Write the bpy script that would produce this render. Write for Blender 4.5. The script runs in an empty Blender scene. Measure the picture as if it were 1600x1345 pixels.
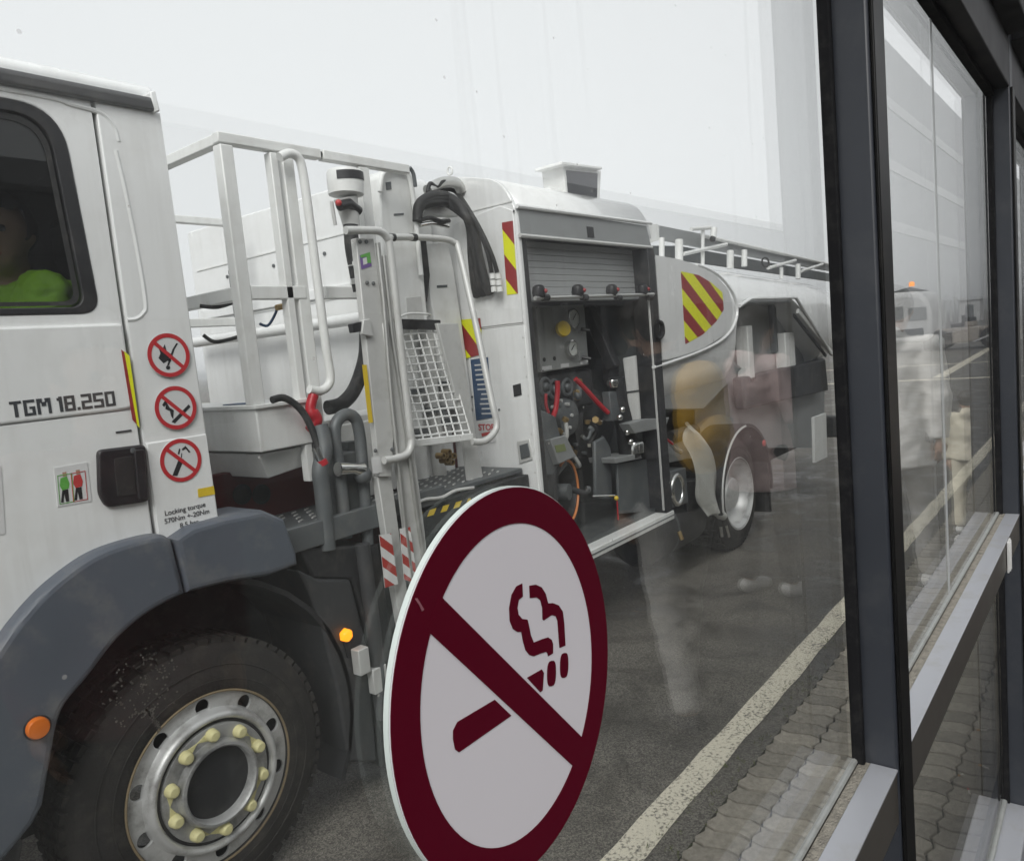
import bpy, bmesh, math, random
from mathutils import Vector, Matrix
from mathutils.geometry import tessellate_polygon
random.seed(7)
scn = bpy.context.scene
COL = scn.collection
# ------------------------------------------------------------------ camera
CAMZ = 1.88
FPX, PCX, PCY = 1200.0, 800.0, 672.5            # focal length and centre in pixels of the 1600x1345 photograph
_y, _p, _r = (math.radians(a) for a in (51.0843, 6.0551, -5.2904))
_f = Vector((math.sin(_y)*math.cos(_p), math.cos(_y)*math.cos(_p), -math.sin(_p)))
_rt = Vector((math.cos(_y), -math.sin(_y), 0)); _up = _rt.cross(_f)
CR = math.cos(_r)*_rt + math.sin(_r)*_up
CU = -math.sin(_r)*_rt + math.cos(_r)*_up
CF = _f
cam_d = bpy.data.cameras.new('camera'); cam = bpy.data.objects.new('camera', cam_d); COL.objects.link(cam)
cam_d.sensor_fit = 'HORIZONTAL'; cam_d.sensor_width = 36.0; cam_d.lens = FPX/1600*36
cam_d.clip_start = 0.02; cam_d.clip_end = 4000
cam.matrix_world = Matrix(((CR.x, CU.x, -CF.x, 0), (CR.y, CU.y, -CF.y, 0), (CR.z, CU.z, -CF.z, CAMZ), (0, 0, 0, 1)))
scn.camera = cam
# ------------------------------------------------------------------ sky, sun, exposure (overcast)
SUN_EL, SUN_AZ = math.radians(40), math.radians(236)
w = bpy.data.worlds.new('World'); scn.world = w; w.use_nodes = True
nt = w.node_tree; nt.nodes.clear()
sky = nt.nodes.new('ShaderNodeTexSky'); sky.sky_type = 'NISHITA'; sky.sun_disc = False
sky.sun_elevation = SUN_EL; sky.sun_rotation = SUN_AZ; sky.air_density = 1.0; sky.dust_density = 4.0
hsv = nt.nodes.new('ShaderNodeHueSaturation'); hsv.inputs['Saturation'].default_value = 0.12
mixc = nt.nodes.new('ShaderNodeMix'); mixc.data_type = 'RGBA'; mixc.inputs['Factor'].default_value = 0.82
mixc.inputs['B'].default_value = (6.85, 6.95, 7.08, 1)      # closed cloud cover
bg = nt.nodes.new('ShaderNodeBackground'); bg.inputs['Strength'].default_value = 0.10
out = nt.nodes.new('ShaderNodeOutputWorld')
nt.links.new(sky.outputs['Color'], hsv.inputs['Color']); nt.links.new(hsv.outputs['Color'], mixc.inputs['A'])
nt.links.new(mixc.outputs['Result'], bg.inputs['Color']); nt.links.new(bg.outputs['Background'], out.inputs['Surface'])
sd = bpy.data.lights.new('sun', 'SUN'); sd.energy = 1.5; sd.angle = math.radians(30); sd.color = (1, 0.985, 0.96)
so = bpy.data.objects.new('sun', sd); COL.objects.link(so)
# the light comes from high up on the camera's side of the truck, over the shelter roof
sdir = Vector((math.sin(SUN_AZ)*math.cos(SUN_EL), math.cos(SUN_AZ)*math.cos(SUN_EL), math.sin(SUN_EL)))
so.rotation_euler = sdir.to_track_quat('Z', 'Y').to_euler(); so.location = (0, 0, 20)
vs = scn.view_settings; vs.view_transform = 'Standard'; vs.look = 'None'; vs.gamma = 1; vs.exposure = 0.54; vs.use_curve_mapping = False
scn.cycles.transparent_max_bounces = 20; scn.cycles.max_bounces = 7; scn.cycles.diffuse_bounces = 3; scn.cycles.glossy_bounces = 3; scn.cycles.volume_bounces = 0; scn.cycles.use_denoising = True
scn.cycles.use_adaptive_sampling = True; scn.cycles.adaptive_threshold = .02
scn.cycles.sample_clamp_indirect = 6

# ------------------------------------------------------------------ pixel -> place
def ray(px, py): return CF + CR*((px-PCX)/FPX) - CU*((py-PCY)/FPX)
def S(px, py, y=2.5):
    v = ray(px, py); v = v*(y/v.y); return Vector((v.x, y, v.z+CAMZ))
def SX(px, py, x):
    v = ray(px, py); v = v*(x/v.x); return Vector((x, v.y, v.z+CAMZ))
def SZ(px, py, z=0.0):
    v = ray(px, py); v = v*((z-CAMZ)/v.z); return Vector((v.x, v.y, z))

# ------------------------------------------------------------------ materials
MATS = {}
def _n(nt, t, **kw):
    n = nt.nodes.new(t)
    for k, v in kw.items(): setattr(n, k, v)
    return n
def mat(name, col, rough=0.5, metal=0.0, var=0.12, scale=6.0, bump=0.0, bscale=60.0, coat=0.0, dirt=None, dirt_amt=0.0, dirt_scale=9.0, emit=None, estr=0.0, streak=0.0):
    m = bpy.data.materials.new(name); m.use_nodes = True; nt = m.node_tree
    b = nt.nodes['Principled BSDF']; L = nt.links.new
    tc = _n(nt, 'ShaderNodeTexCoord'); nz = _n(nt, 'ShaderNodeTexNoise'); nz.inputs['Scale'].default_value = scale; nz.inputs['Detail'].default_value = 6
    L(tc.outputs['Object'], nz.inputs['Vector'])
    mx = _n(nt, 'ShaderNodeMix', data_type='RGBA')
    c = Vector(col[:3])
    mx.inputs['A'].default_value = (*(c*(1-var)), 1); mx.inputs['B'].default_value = (*[min(1, q) for q in c*(1+var)], 1)
    L(nz.outputs['Fac'], mx.inputs['Factor']); last = mx.outputs['Result']
    if dirt:
        n2 = _n(nt, 'ShaderNodeTexNoise'); n2.inputs['Scale'].default_value = dirt_scale; n2.inputs['Detail'].default_value = 9; n2.inputs['Roughness'].default_value = .68
        L(tc.outputs['Object'], n2.inputs['Vector'])
        rp = _n(nt, 'ShaderNodeValToRGB'); rp.color_ramp.elements[0].position = .5; rp.color_ramp.elements[1].position = .72
        rp.color_ramp.elements[1].color = (dirt_amt, dirt_amt, dirt_amt, 1)
        L(n2.outputs['Fac'], rp.inputs['Fac'])
        m2 = _n(nt, 'ShaderNodeMix', data_type='RGBA'); m2.inputs['B'].default_value = (*dirt, 1)
        L(rp.outputs['Color'], m2.inputs['Factor']); L(last, m2.inputs['A']); last = m2.outputs['Result']
    if streak:
        mp = _n(nt, 'ShaderNodeMapping'); mp.inputs['Scale'].default_value = (14, 14, .8); L(tc.outputs['Object'], mp.inputs['Vector'])
        n4 = _n(nt, 'ShaderNodeTexNoise'); n4.inputs['Scale'].default_value = 1.6; n4.inputs['Detail'].default_value = 7; n4.inputs['Roughness'].default_value = .65; L(mp.outputs['Vector'], n4.inputs['Vector'])
        r4 = _n(nt, 'ShaderNodeMapRange'); r4.inputs['From Min'].default_value = .48; r4.inputs['From Max'].default_value = .78; r4.inputs['To Max'].default_value = streak; L(n4.outputs['Fac'], r4.inputs['Value'])
        m4 = _n(nt, 'ShaderNodeMix', data_type='RGBA'); m4.inputs['B'].default_value = (.36, .34, .30, 1); L(r4.outputs['Result'], m4.inputs['Factor']); L(last, m4.inputs['A']); last = m4.outputs['Result']
    L(last, b.inputs['Base Color'])
    mr = _n(nt, 'ShaderNodeMapRange'); mr.inputs['To Min'].default_value = max(.02, rough-.08); mr.inputs['To Max'].default_value = min(1, rough+.12)
    L(nz.outputs['Fac'], mr.inputs['Value']); L(mr.outputs['Result'], b.inputs['Roughness'])
    b.inputs['Metallic'].default_value = metal
    if coat: b.inputs['Coat Weight'].default_value = coat; b.inputs['Coat Roughness'].default_value = .08
    if bump:
        n3 = _n(nt, 'ShaderNodeTexNoise'); n3.inputs['Scale'].default_value = bscale; n3.inputs['Detail'].default_value = 5
        L(tc.outputs['Object'], n3.inputs['Vector'])
        bp = _n(nt, 'ShaderNodeBump'); bp.inputs['Strength'].default_value = bump; bp.inputs['Distance'].default_value = .01
        L(n3.outputs['Fac'], bp.inputs['Height']); L(bp.outputs['Normal'], b.inputs['Normal'])
    if emit:
        b.inputs['Emission Color'].default_value = (*emit, 1); b.inputs['Emission Strength'].default_value = estr
    MATS[name] = m
    return m
def glass(name, tint=(1, 1, 1), dust=0.02, ior=1.5, streak=True):
    """thin clear pane: straight transmission, Fresnel mirror, a little dust, drips and specks on the surface"""
    m = bpy.data.materials.new(name); m.use_nodes = True; nt = m.node_tree; nt.nodes.clear(); L = nt.links.new
    o = _n(nt, 'ShaderNodeOutputMaterial'); tr = _n(nt, 'ShaderNodeBsdfTransparent'); tr.inputs['Color'].default_value = (*tint, 1)
    gl = _n(nt, 'ShaderNodeBsdfGlossy'); gl.inputs['Roughness'].default_value = 0.0
    geo = _n(nt, 'ShaderNodeNewGeometry')
    mi = _n(nt, 'ShaderNodeMix', data_type='FLOAT'); mi.inputs['A'].default_value = ior; mi.inputs['B'].default_value = 1/ior
    L(geo.outputs['Backfacing'], mi.inputs['Factor'])
    fr = _n(nt, 'ShaderNodeFresnel'); L(mi.outputs['Result'], fr.inputs['IOR'])
    m1 = _n(nt, 'ShaderNodeMixShader'); L(fr.outputs['Fac'], m1.inputs['Fac']); L(tr.outputs['BSDF'], m1.inputs[1]); L(gl.outputs['BSDF'], m1.inputs[2])
    last = m1.outputs['Shader']
    if dust > 0:
        tc = _n(nt, 'ShaderNodeTexCoord')
        n1 = _n(nt, 'ShaderNodeTexNoise'); n1.inputs['Scale'].default_value = 3.5; n1.inputs['Detail'].default_value = 8; n1.inputs['Roughness'].default_value = .7
        L(tc.outputs['Object'], n1.inputs['Vector'])
        mr = _n(nt, 'ShaderNodeMapRange'); mr.inputs['From Min'].default_value = .35; mr.inputs['From Max'].default_value = .75
        mr.inputs['To Min'].default_value = dust*.25; mr.inputs['To Max'].default_value = dust*1.6
        L(n1.outputs['Fac'], mr.inputs['Value']); fac = mr.outputs['Result']
        if streak:
            vo = _n(nt, 'ShaderNodeTexVoronoi'); vo.inputs['Scale'].default_value = 55
            L(tc.outputs['Object'], vo.inputs['Vector'])
            wn = _n(nt, 'ShaderNodeMath', operation='LESS_THAN'); wn.inputs[1].default_value = .055; L(vo.outputs['Distance'], wn.inputs[0])
            sp = _n(nt, 'ShaderNodeSeparateColor'); L(vo.outputs['Color'], sp.inputs['Color'])
            gt = _n(nt, 'ShaderNodeMath', operation='GREATER_THAN'); gt.inputs[1].default_value = .72; L(sp.outputs['Red'], gt.inputs[0])
            ml = _n(nt, 'ShaderNodeMath', operation='MULTIPLY'); L(wn.outputs['Value'], ml.inputs[0]); L(gt.outputs['Value'], ml.inputs[1])
            m3 = _n(nt, 'ShaderNodeMath', operation='MULTIPLY'); m3.inputs[1].default_value = .35; L(ml.outputs['Value'], m3.inputs[0])
            mp = _n(nt, 'ShaderNodeMapping'); mp.inputs['Scale'].default_value = (38, 38, 1.1); L(tc.outputs['Object'], mp.inputs['Vector'])
            ns = _n(nt, 'ShaderNodeTexNoise'); ns.inputs['Scale'].default_value = 1.0; ns.inputs['Detail'].default_value = 3; L(mp.outputs['Vector'], ns.inputs['Vector'])
            rs = _n(nt, 'ShaderNodeMapRange'); rs.inputs['From Min'].default_value = .66; rs.inputs['From Max'].default_value = .8; rs.inputs['To Max'].default_value = .10
            L(ns.outputs['Fac'], rs.inputs['Value'])
            a1 = _n(nt, 'ShaderNodeMath', operation='ADD'); L(m3.outputs['Value'], a1.inputs[0]); L(rs.outputs['Result'], a1.inputs[1])
            a2 = _n(nt, 'ShaderNodeMath', operation='ADD'); L(a1.outputs['Value'], a2.inputs[0]); L(fac, a2.inputs[1]); a2.use_clamp = True
            fac = a2.outputs['Value']
        df = _n(nt, 'ShaderNodeBsdfDiffuse'); df.inputs['Color'].default_value = (.62, .61, .58, 1)
        tl = _n(nt, 'ShaderNodeBsdfTranslucent'); tl.inputs['Color'].default_value = (.62, .61, .58, 1)
        md = _n(nt, 'ShaderNodeMixShader'); md.inputs['Fac'].default_value = .5; L(df.outputs['BSDF'], md.inputs[1]); L(tl.outputs['BSDF'], md.inputs[2])
        m2 = _n(nt, 'ShaderNodeMixShader'); L(fac, m2.inputs['Fac']); L(last, m2.inputs[1]); L(md.outputs['Shader'], m2.inputs[2]); last = m2.outputs['Shader']
    L(last, o.inputs['Surface']); MATS[name] = m
    return m
D = (.20, .185, .16)
mat('white_paint', (.82, .825, .82), .22, var=.035, scale=3, coat=.7, dirt=(.50, .48, .44), dirt_amt=.20, dirt_scale=5, streak=.16)
mat('white_steel', (.77, .775, .76), .38, var=.05, scale=5, dirt=(.42, .40, .36), dirt_amt=.32, dirt_scale=8, streak=.24)
mat('grey_plastic', (.098, .112, .136), .45, var=.12, scale=5, bump=.06, bscale=220, dirt=(.30, .28, .25), dirt_amt=.35, dirt_scale=7)
mat('black_plastic', (.016, .016, .018), .38, var=.25, scale=8, dirt=(.14, .13, .12), dirt_amt=.3)
mat('black_rubber', (.018, .018, .018), .6, var=.3, scale=14, dirt=(.12, .11, .10), dirt_amt=.5, dirt_scale=12)
mat('tyre_rubber', (.019, .017, .015), .78, var=.35, scale=9, bump=.25, bscale=90, dirt=(.085, .074, .060), dirt_amt=.5, dirt_scale=11)
mat('chassis_black', (.022, .023, .025), .55, var=.3, scale=7, dirt=(.11, .10, .09), dirt_amt=.5)
mat('chassis_red', (.085, .012, .013), .5, var=.25, scale=7, dirt=(.10, .07, .06), dirt_amt=.4)
mat('steel_grey', (.12, .13, .135), .5, .25, var=.18, scale=9, dirt=(.22, .21, .19), dirt_amt=.4)
mat('cabinet_grey', (.075, .082, .084), .5, .1, var=.15, scale=6, dirt=(.17, .17, .15), dirt_amt=.4)
mat('header_grey', (.33, .34, .34), .42, .3, var=.06, scale=6, dirt=(.22, .21, .2), dirt_amt=.25)
mat('aluminium', (.62, .62, .60), .36, .85, var=.10, scale=9, bump=.05, bscale=70, dirt=(.32, .31, .29), dirt_amt=.45)
mat('alu_dull', (.60, .60, .585), .46, .2, var=.10, scale=9, dirt=(.32, .31, .29), dirt_amt=.45)
mat('chrome', (.72, .72, .70), .14, 1.0, var=.08, scale=9)
mat('rim_silver', (.60, .60, .595), .36, .35, var=.12, scale=12, dirt=(.14, .13, .115), dirt_amt=.7, dirt_scale=9)
mat('hub_silver', (.40, .40, .395), .42, .35, var=.25, scale=9, dirt=(.03, .03, .03), dirt_amt=.8, dirt_scale=6)
mat('rim_brown', (.26, .20, .12), .6, .2, var=.3, scale=16)
mat('nut_yellow', (.68, .63, .33), .5, var=.10, scale=20, dirt=(.3, .27, .17), dirt_amt=.4, dirt_scale=30)
mat('orange_lens', (.72, .17, .015), .18, var=.1, coat=.5)
mat('orange_lit', (.80, .22, .01), .2, var=.1, emit=(1.0, .30, .01), estr=1.3)
mat('hazard_red', (.30, .028, .030), .38, var=.08, scale=20)
mat('hazard_yellow', (.78, .80, .015), .38, var=.06, scale=20)
mat('board_red', (.42, .045, .035), .4, var=.08, scale=18)
mat('board_white', (.72, .72, .71), .4, var=.05, scale=18)
mat('sign_red', (.50, .028, .035), .4, var=.05)
mat('sign_white', (.66, .66, .66), .4, var=.03)
mat('sign_black', (.022, .022, .024), .45, var=.1)
mat('letter_grey', (.055, .058, .064), .4, var=.08)
mat('label_yellow', (.70, .50, .03), .45, var=.06)
mat('label_blue', (.035, .075, .15), .4, var=.08)
mat('label_purple', (.17, .10, .30), .45, var=.05)
mat('label_green', (.12, .38, .07), .45, var=.05)
mat('label_red', (.50, .05, .05), .45, var=.05)
mat('red_hose', (.42, .012, .022), .42, var=.12, scale=12)
mat('orange_rim', (.62, .22, .07), .45, var=.15)
mat('screen_dark', (.018, .020, .028), .45, var=.1)
MATS['screen_dark'].node_tree.nodes['Principled BSDF'].inputs['Specular IOR Level'].default_value = .2
mat('lcd_green', (.20, .23, .10), .3, var=.05)
mat('dial_white', (.62, .64, .61), .35, var=.05)
mat('brass', (.42, .30, .14), .4, .8, var=.2)
mat('plastic_sheet', (.46, .46, .43), .32, var=.12, scale=9, bump=.5, bscale=22)
mat('mullion', (.022, .0255, .033), .42, var=.12, scale=5, dirt=(.09, .09, .09), dirt_amt=.2, dirt_scale=14)
mat('mullion_front', (.006, .006, .006), .35, 0, var=.2, scale=5, dirt=(.04, .036, .032), dirt_amt=.25)
MATS['mullion_front'].node_tree.nodes['Principled BSDF'].inputs['Specular IOR Level'].default_value = .1
mat('transom_top', (.40, .41, .44), .35, .35, var=.05, scale=6, dirt=(.30, .28, .24), dirt_amt=.5, dirt_scale=12)
mat('transom_face', (.10, .090, .078), .3, .5, var=.12, scale=6, dirt=(.16, .14, .12), dirt_amt=.3)
mat('sill_grit', (.27, .25, .21), .9, var=.5, scale=90, bump=.9, bscale=260, dirt=(.06, .055, .05), dirt_amt=.7, dirt_scale=50)
mat('line_grey', (.33, .34, .34), .4, var=.1)
mat('shutter_grey', (.42, .43, .43), .4, .2, var=.05)
mat('dark_plastic', (.045, .047, .050), .5, var=.15, scale=6, dirt=(.14, .13, .12), dirt_amt=.4)
mat('gasket', (.006, .006, .007), .8, var=.2, scale=30, dirt=(.06, .06, .055), dirt_amt=.25, dirt_scale=40)
MATS['gasket'].node_tree.nodes['Principled BSDF'].inputs['Specular IOR Level'].default_value = .15
mat('header_dark', (.012, .012, .014), .5, var=.2, dirt=(.05, .05, .05), dirt_amt=.2)
MATS['header_dark'].node_tree.nodes['Principled BSDF'].inputs['Specular IOR Level'].default_value = .25
mat('bead_grey', (.30, .31, .30), .5, .2, var=.12, scale=20, dirt=(.16, .15, .13), dirt_amt=.5, dirt_scale=30)
mat('nosmoke_red', (.078, .0008, .0095), .6, var=.05, scale=8)
MATS['nosmoke_red'].node_tree.nodes['Principled BSDF'].inputs['Specular IOR Level'].default_value = .12
mat('nosmoke_white', (.61, .585, .61), .5, var=.025, scale=5)
mat('scuff_pink', (.24, .09, .11), .6, var=.2, scale=60)
mat('dried_mud', (.11, .10, .088), .9, var=.3, scale=200)
mat('acrylic_edge', (.56, .62, .595), .2, var=.05)
mat('ceiling', (.30, .30, .305), .7, var=.08)
mat('inner_floor', (.05, .049, .047), .95, var=.15, scale=5)
MATS['inner_floor'].node_tree.nodes['Principled BSDF'].inputs['Specular IOR Level'].default_value = .1
mat('reflection_band', (.46, .46, .46), .6, var=.04)
mat('reflection_grey', (.30, .30, .305), .6, var=.04, scale=1)
mat('facade', (.11, .11, .115), .6, var=.06, scale=2)
mat('inner_wall', (.10, .10, .10), .6, var=.06)
mat('skin', (.40, .25, .18), .5, var=.08)
mat('maroon_cloth', (.075, .012, .014), .85, var=.2, bump=.4, bscale=20)
mat('hair', (.018, .014, .011), .5, var=.3, scale=40)
mat('hivis', (.30, .58, .02), .55, var=.10, scale=9, bump=.35, bscale=26)
mat('reflective_grey', (.30, .34, .33), .3, var=.1)
mat('pink_coat', (.66, .50, .48), .8, var=.08, bump=.4, bscale=20)
mat('white_coat', (.80, .79, .76), .75, var=.06, bump=.4, bscale=20)
mat('dark_cloth', (.025, .026, .032), .8, var=.2, bump=.4, bscale=20)
mat('jeans', (.44, .43, .41), .8, var=.18, scale=14, bump=.4, bscale=22)
mat('cream_cloth', (.62, .58, .46), .8, var=.08, bump=.5, bscale=16)
mat('ochre_bag', (.62, .36, .04), .6, var=.12, scale=9, bump=.3, bscale=24)
mat('shoe_white', (.66, .66, .64), .5, var=.06)
mat('seat_dark', (.02, .02, .022), .7, var=.2)
mat('far_white', (.62, .62, .62), .5, var=.06, scale=2)
mat('far_beige', (.36, .32, .28), .6, var=.12, scale=2)
mat('far_pole', (.55, .56, .56), .5, var=.05)
mat('butt_white', (.66, .62, .54), .8, var=.1, scale=60)
mat('butt_tan', (.45, .26, .11), .8, var=.15, scale=60)
mat('moss', (.10, .12, .035), .95, var=.35, scale=40)
glass('pane_glass', (.975, .985, .98), dust=.008, ior=1.66)      # stands for the four faces of a double-glazed unit
glass('cab_glass', (.69, .71, .71), dust=.0)
def opal():
    m = bpy.data.materials.new('opal_panel'); m.use_nodes = True; nt = m.node_tree; nt.nodes.clear(); L = nt.links.new
    o = _n(nt, 'ShaderNodeOutputMaterial'); t = _n(nt, 'ShaderNodeBsdfTranslucent'); t.inputs['Color'].default_value = (.60, .61, .61, 1)
    d = _n(nt, 'ShaderNodeBsdfDiffuse'); d.inputs['Color'].default_value = (.55, .56, .56, 1); x = _n(nt, 'ShaderNodeMixShader'); x.inputs['Fac'].default_value = .2
    L(t.outputs['BSDF'], x.inputs[1]); L(d.outputs['BSDF'], x.inputs[2]); L(x.outputs['Shader'], o.inputs['Surface']); MATS['opal_panel'] = m
opal()
glass('rear_glass', (.96, .97, .97), dust=.006, streak=False)

def asphalt():
    m = bpy.data.materials.new('asphalt'); m.use_nodes = True; nt = m.node_tree; b = nt.nodes['Principled BSDF']; L = nt.links.new
    tc = _n(nt, 'ShaderNodeTexCoord')
    v = _n(nt, 'ShaderNodeTexVoronoi'); v.inputs['Scale'].default_value = 165; L(tc.outputs['Object'], v.inputs['Vector'])
    n1 = _n(nt, 'ShaderNodeTexNoise'); n1.inputs['Scale'].default_value = .9; n1.inputs['Detail'].default_value = 8; L(tc.outputs['Object'], n1.inputs['Vector'])
    n2 = _n(nt, 'ShaderNodeTexNoise'); n2.inputs['Scale'].default_value = 70; n2.inputs['Detail'].default_value = 6; L(tc.outputs['Object'], n2.inputs['Vector'])
    r1 = _n(nt, 'ShaderNodeValToRGB'); e = r1.color_ramp.elements; e[0].color = (.085, .079, .069, 1); e[1].color = (.245, .229, .203, 1); e[0].position = .3; e[1].position = .8
    sp = _n(nt, 'ShaderNodeSeparateColor'); L(v.outputs['Color'], sp.inputs['Color'])
    mm = _n(nt, 'ShaderNodeMix', data_type='FLOAT'); mm.inputs['Factor'].default_value = .45; L(sp.outputs['Green'], mm.inputs['A']); L(n2.outputs['Fac'], mm.inputs['B'])
    L(mm.outputs['Result'], r1.inputs['Fac'])
    mx = _n(nt, 'ShaderNodeMix', data_type='RGBA', blend_type='MULTIPLY'); mx.inputs['Factor'].default_value = .7
    r2 = _n(nt, 'ShaderNodeValToRGB'); e = r2.color_ramp.elements; e[0].color = (.62, .61, .60, 1); e[1].color = (1.2, 1.17, 1.12, 1); e[0].position = .3; e[1].position = .7
    L(n1.outputs['Fac'], r2.inputs['Fac']); L(r1.outputs['Color'], mx.inputs['A']); L(r2.outputs['Color'], mx.inputs['B']); L(mx.outputs['Result'], b.inputs['Base Color'])
    n5 = _n(nt, 'ShaderNodeTexNoise'); n5.inputs['Scale'].default_value = 2.6; n5.inputs['Detail'].default_value = 9; n5.inputs['Roughness'].default_value = .62; n5.inputs['Distortion'].default_value = .8; L(tc.outputs['Object'], n5.inputs['Vector'])
    r5 = _n(nt, 'ShaderNodeMapRange'); r5.inputs['From Min'].default_value = .44; r5.inputs['From Max'].default_value = .62; r5.inputs['To Min'].default_value = 0; r5.inputs['To Max'].default_value = 1; L(n5.outputs['Fac'], r5.inputs['Value'])
    m5 = _n(nt, 'ShaderNodeMix', data_type='RGBA', blend_type='MULTIPLY'); m5.inputs['B'].default_value = (.50, .49, .48, 1); L(mx.outputs['Result'], m5.inputs['A'])
    h5 = _n(nt, 'ShaderNodeMath', operation='MULTIPLY'); h5.inputs[1].default_value = .75; L(r5.outputs['Result'], h5.inputs[0]); L(h5.outputs['Value'], m5.inputs['Factor']); L(m5.outputs['Result'], b.inputs['Base Color'])
    mr = _n(nt, 'ShaderNodeMapRange'); mr.inputs['To Min'].default_value = .8; mr.inputs['To Max'].default_value = .32; L(r5.outputs['Result'], mr.inputs['Value']); L(mr.outputs['Result'], b.inputs['Roughness'])
    bp = _n(nt, 'ShaderNodeBump'); bp.inputs['Strength'].default_value = .5; bp.inputs['Distance'].default_value = .004
    L(v.outputs['Distance'], bp.inputs['Height']); L(bp.outputs['Normal'], b.inputs['Normal'])
    MATS['asphalt'] = m
asphalt()
def worn_paint():
    """yellowish white road paint, worn through to the stones in specks"""
    m = bpy.data.materials.new('worn_paint'); m.use_nodes = True; nt = m.node_tree; b = nt.nodes['Principled BSDF']; L = nt.links.new
    tc = _n(nt, 'ShaderNodeTexCoord')
    n2 = _n(nt, 'ShaderNodeTexNoise'); n2.inputs['Scale'].default_value = 75; n2.inputs['Detail'].default_value = 4; L(tc.outputs['Object'], n2.inputs['Vector'])
    n3 = _n(nt, 'ShaderNodeTexNoise'); n3.inputs['Scale'].default_value = 6; n3.inputs['Detail'].default_value = 6; L(tc.outputs['Object'], n3.inputs['Vector'])
    ad = _n(nt, 'ShaderNodeMix', data_type='FLOAT'); ad.inputs['Factor'].default_value = .28; L(n2.outputs['Fac'], ad.inputs['A']); L(n3.outputs['Fac'], ad.inputs['B'])
    r = _n(nt, 'ShaderNodeValToRGB'); e = r.color_ramp.elements; e[0].position = .34; e[0].color = (.16, .15, .13, 1); e[1].position = .50; e[1].color = (.80, .74, .60, 1)
    L(ad.outputs['Result'], r.inputs['Fac']); L(r.outputs['Color'], b.inputs['Base Color']); b.inputs['Roughness'].default_value = .8
    bp = _n(nt, 'ShaderNodeBump'); bp.inputs['Strength'].default_value = .6; bp.inputs['Distance'].default_value = .004; L(n2.outputs['Fac'], bp.inputs['Height']); L(bp.outputs['Normal'], b.inputs['Normal'])
    MATS['worn_paint'] = m
worn_paint()
def paver_mat():
    m = bpy.data.materials.new('paver'); m.use_nodes = True; nt = m.node_tree; b = nt.nodes['Principled BSDF']; L = nt.links.new
    oi = _n(nt, 'ShaderNodeObjectInfo'); tc = _n(nt, 'ShaderNodeTexCoord')
    n2 = _n(nt, 'ShaderNodeTexNoise'); n2.inputs['Scale'].default_value = 38; n2.inputs['Detail'].default_value = 8; n2.inputs['Roughness'].default_value = .7
    geo = _n(nt, 'ShaderNodeNewGeometry'); L(geo.outputs['Position'], n2.inputs['Vector'])
    r = _n(nt, 'ShaderNodeValToRGB'); e = r.color_ramp.elements; e[0].position = .25; e[0].color = (.19, .17, .14, 1); e[1].position = .75; e[1].color = (.44, .40, .335, 1)
    L(n2.outputs['Fac'], r.inputs['Fac'])
    mr = _n(nt, 'ShaderNodeMapRange'); mr.inputs['To Min'].default_value = .72; mr.inputs['To Max'].default_value = 1.18; L(oi.outputs['Random'], mr.inputs['Value'])
    mx = _n(nt, 'ShaderNodeVectorMath', operation='SCALE'); L(r.outputs['Color'], mx.inputs[0]); L(mr.outputs['Result'], mx.inputs['Scale'])
    L(mx.outputs['Vector'], b.inputs['Base Color']); b.inputs['Roughness'].default_value = .82
    bp = _n(nt, 'ShaderNodeBump'); bp.inputs['Strength'].default_value = .5; bp.inputs['Distance'].default_value = .004; L(n2.outputs['Fac'], bp.inputs['Height']); L(bp.outputs['Normal'], b.inputs['Normal'])
    MATS['paver'] = m
paver_mat()
mat('joint_soil', (.028, .026, .019), .95, var=.4, scale=60, dirt=(.07, .085, .03), dirt_amt=.6, dirt_scale=14)

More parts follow.
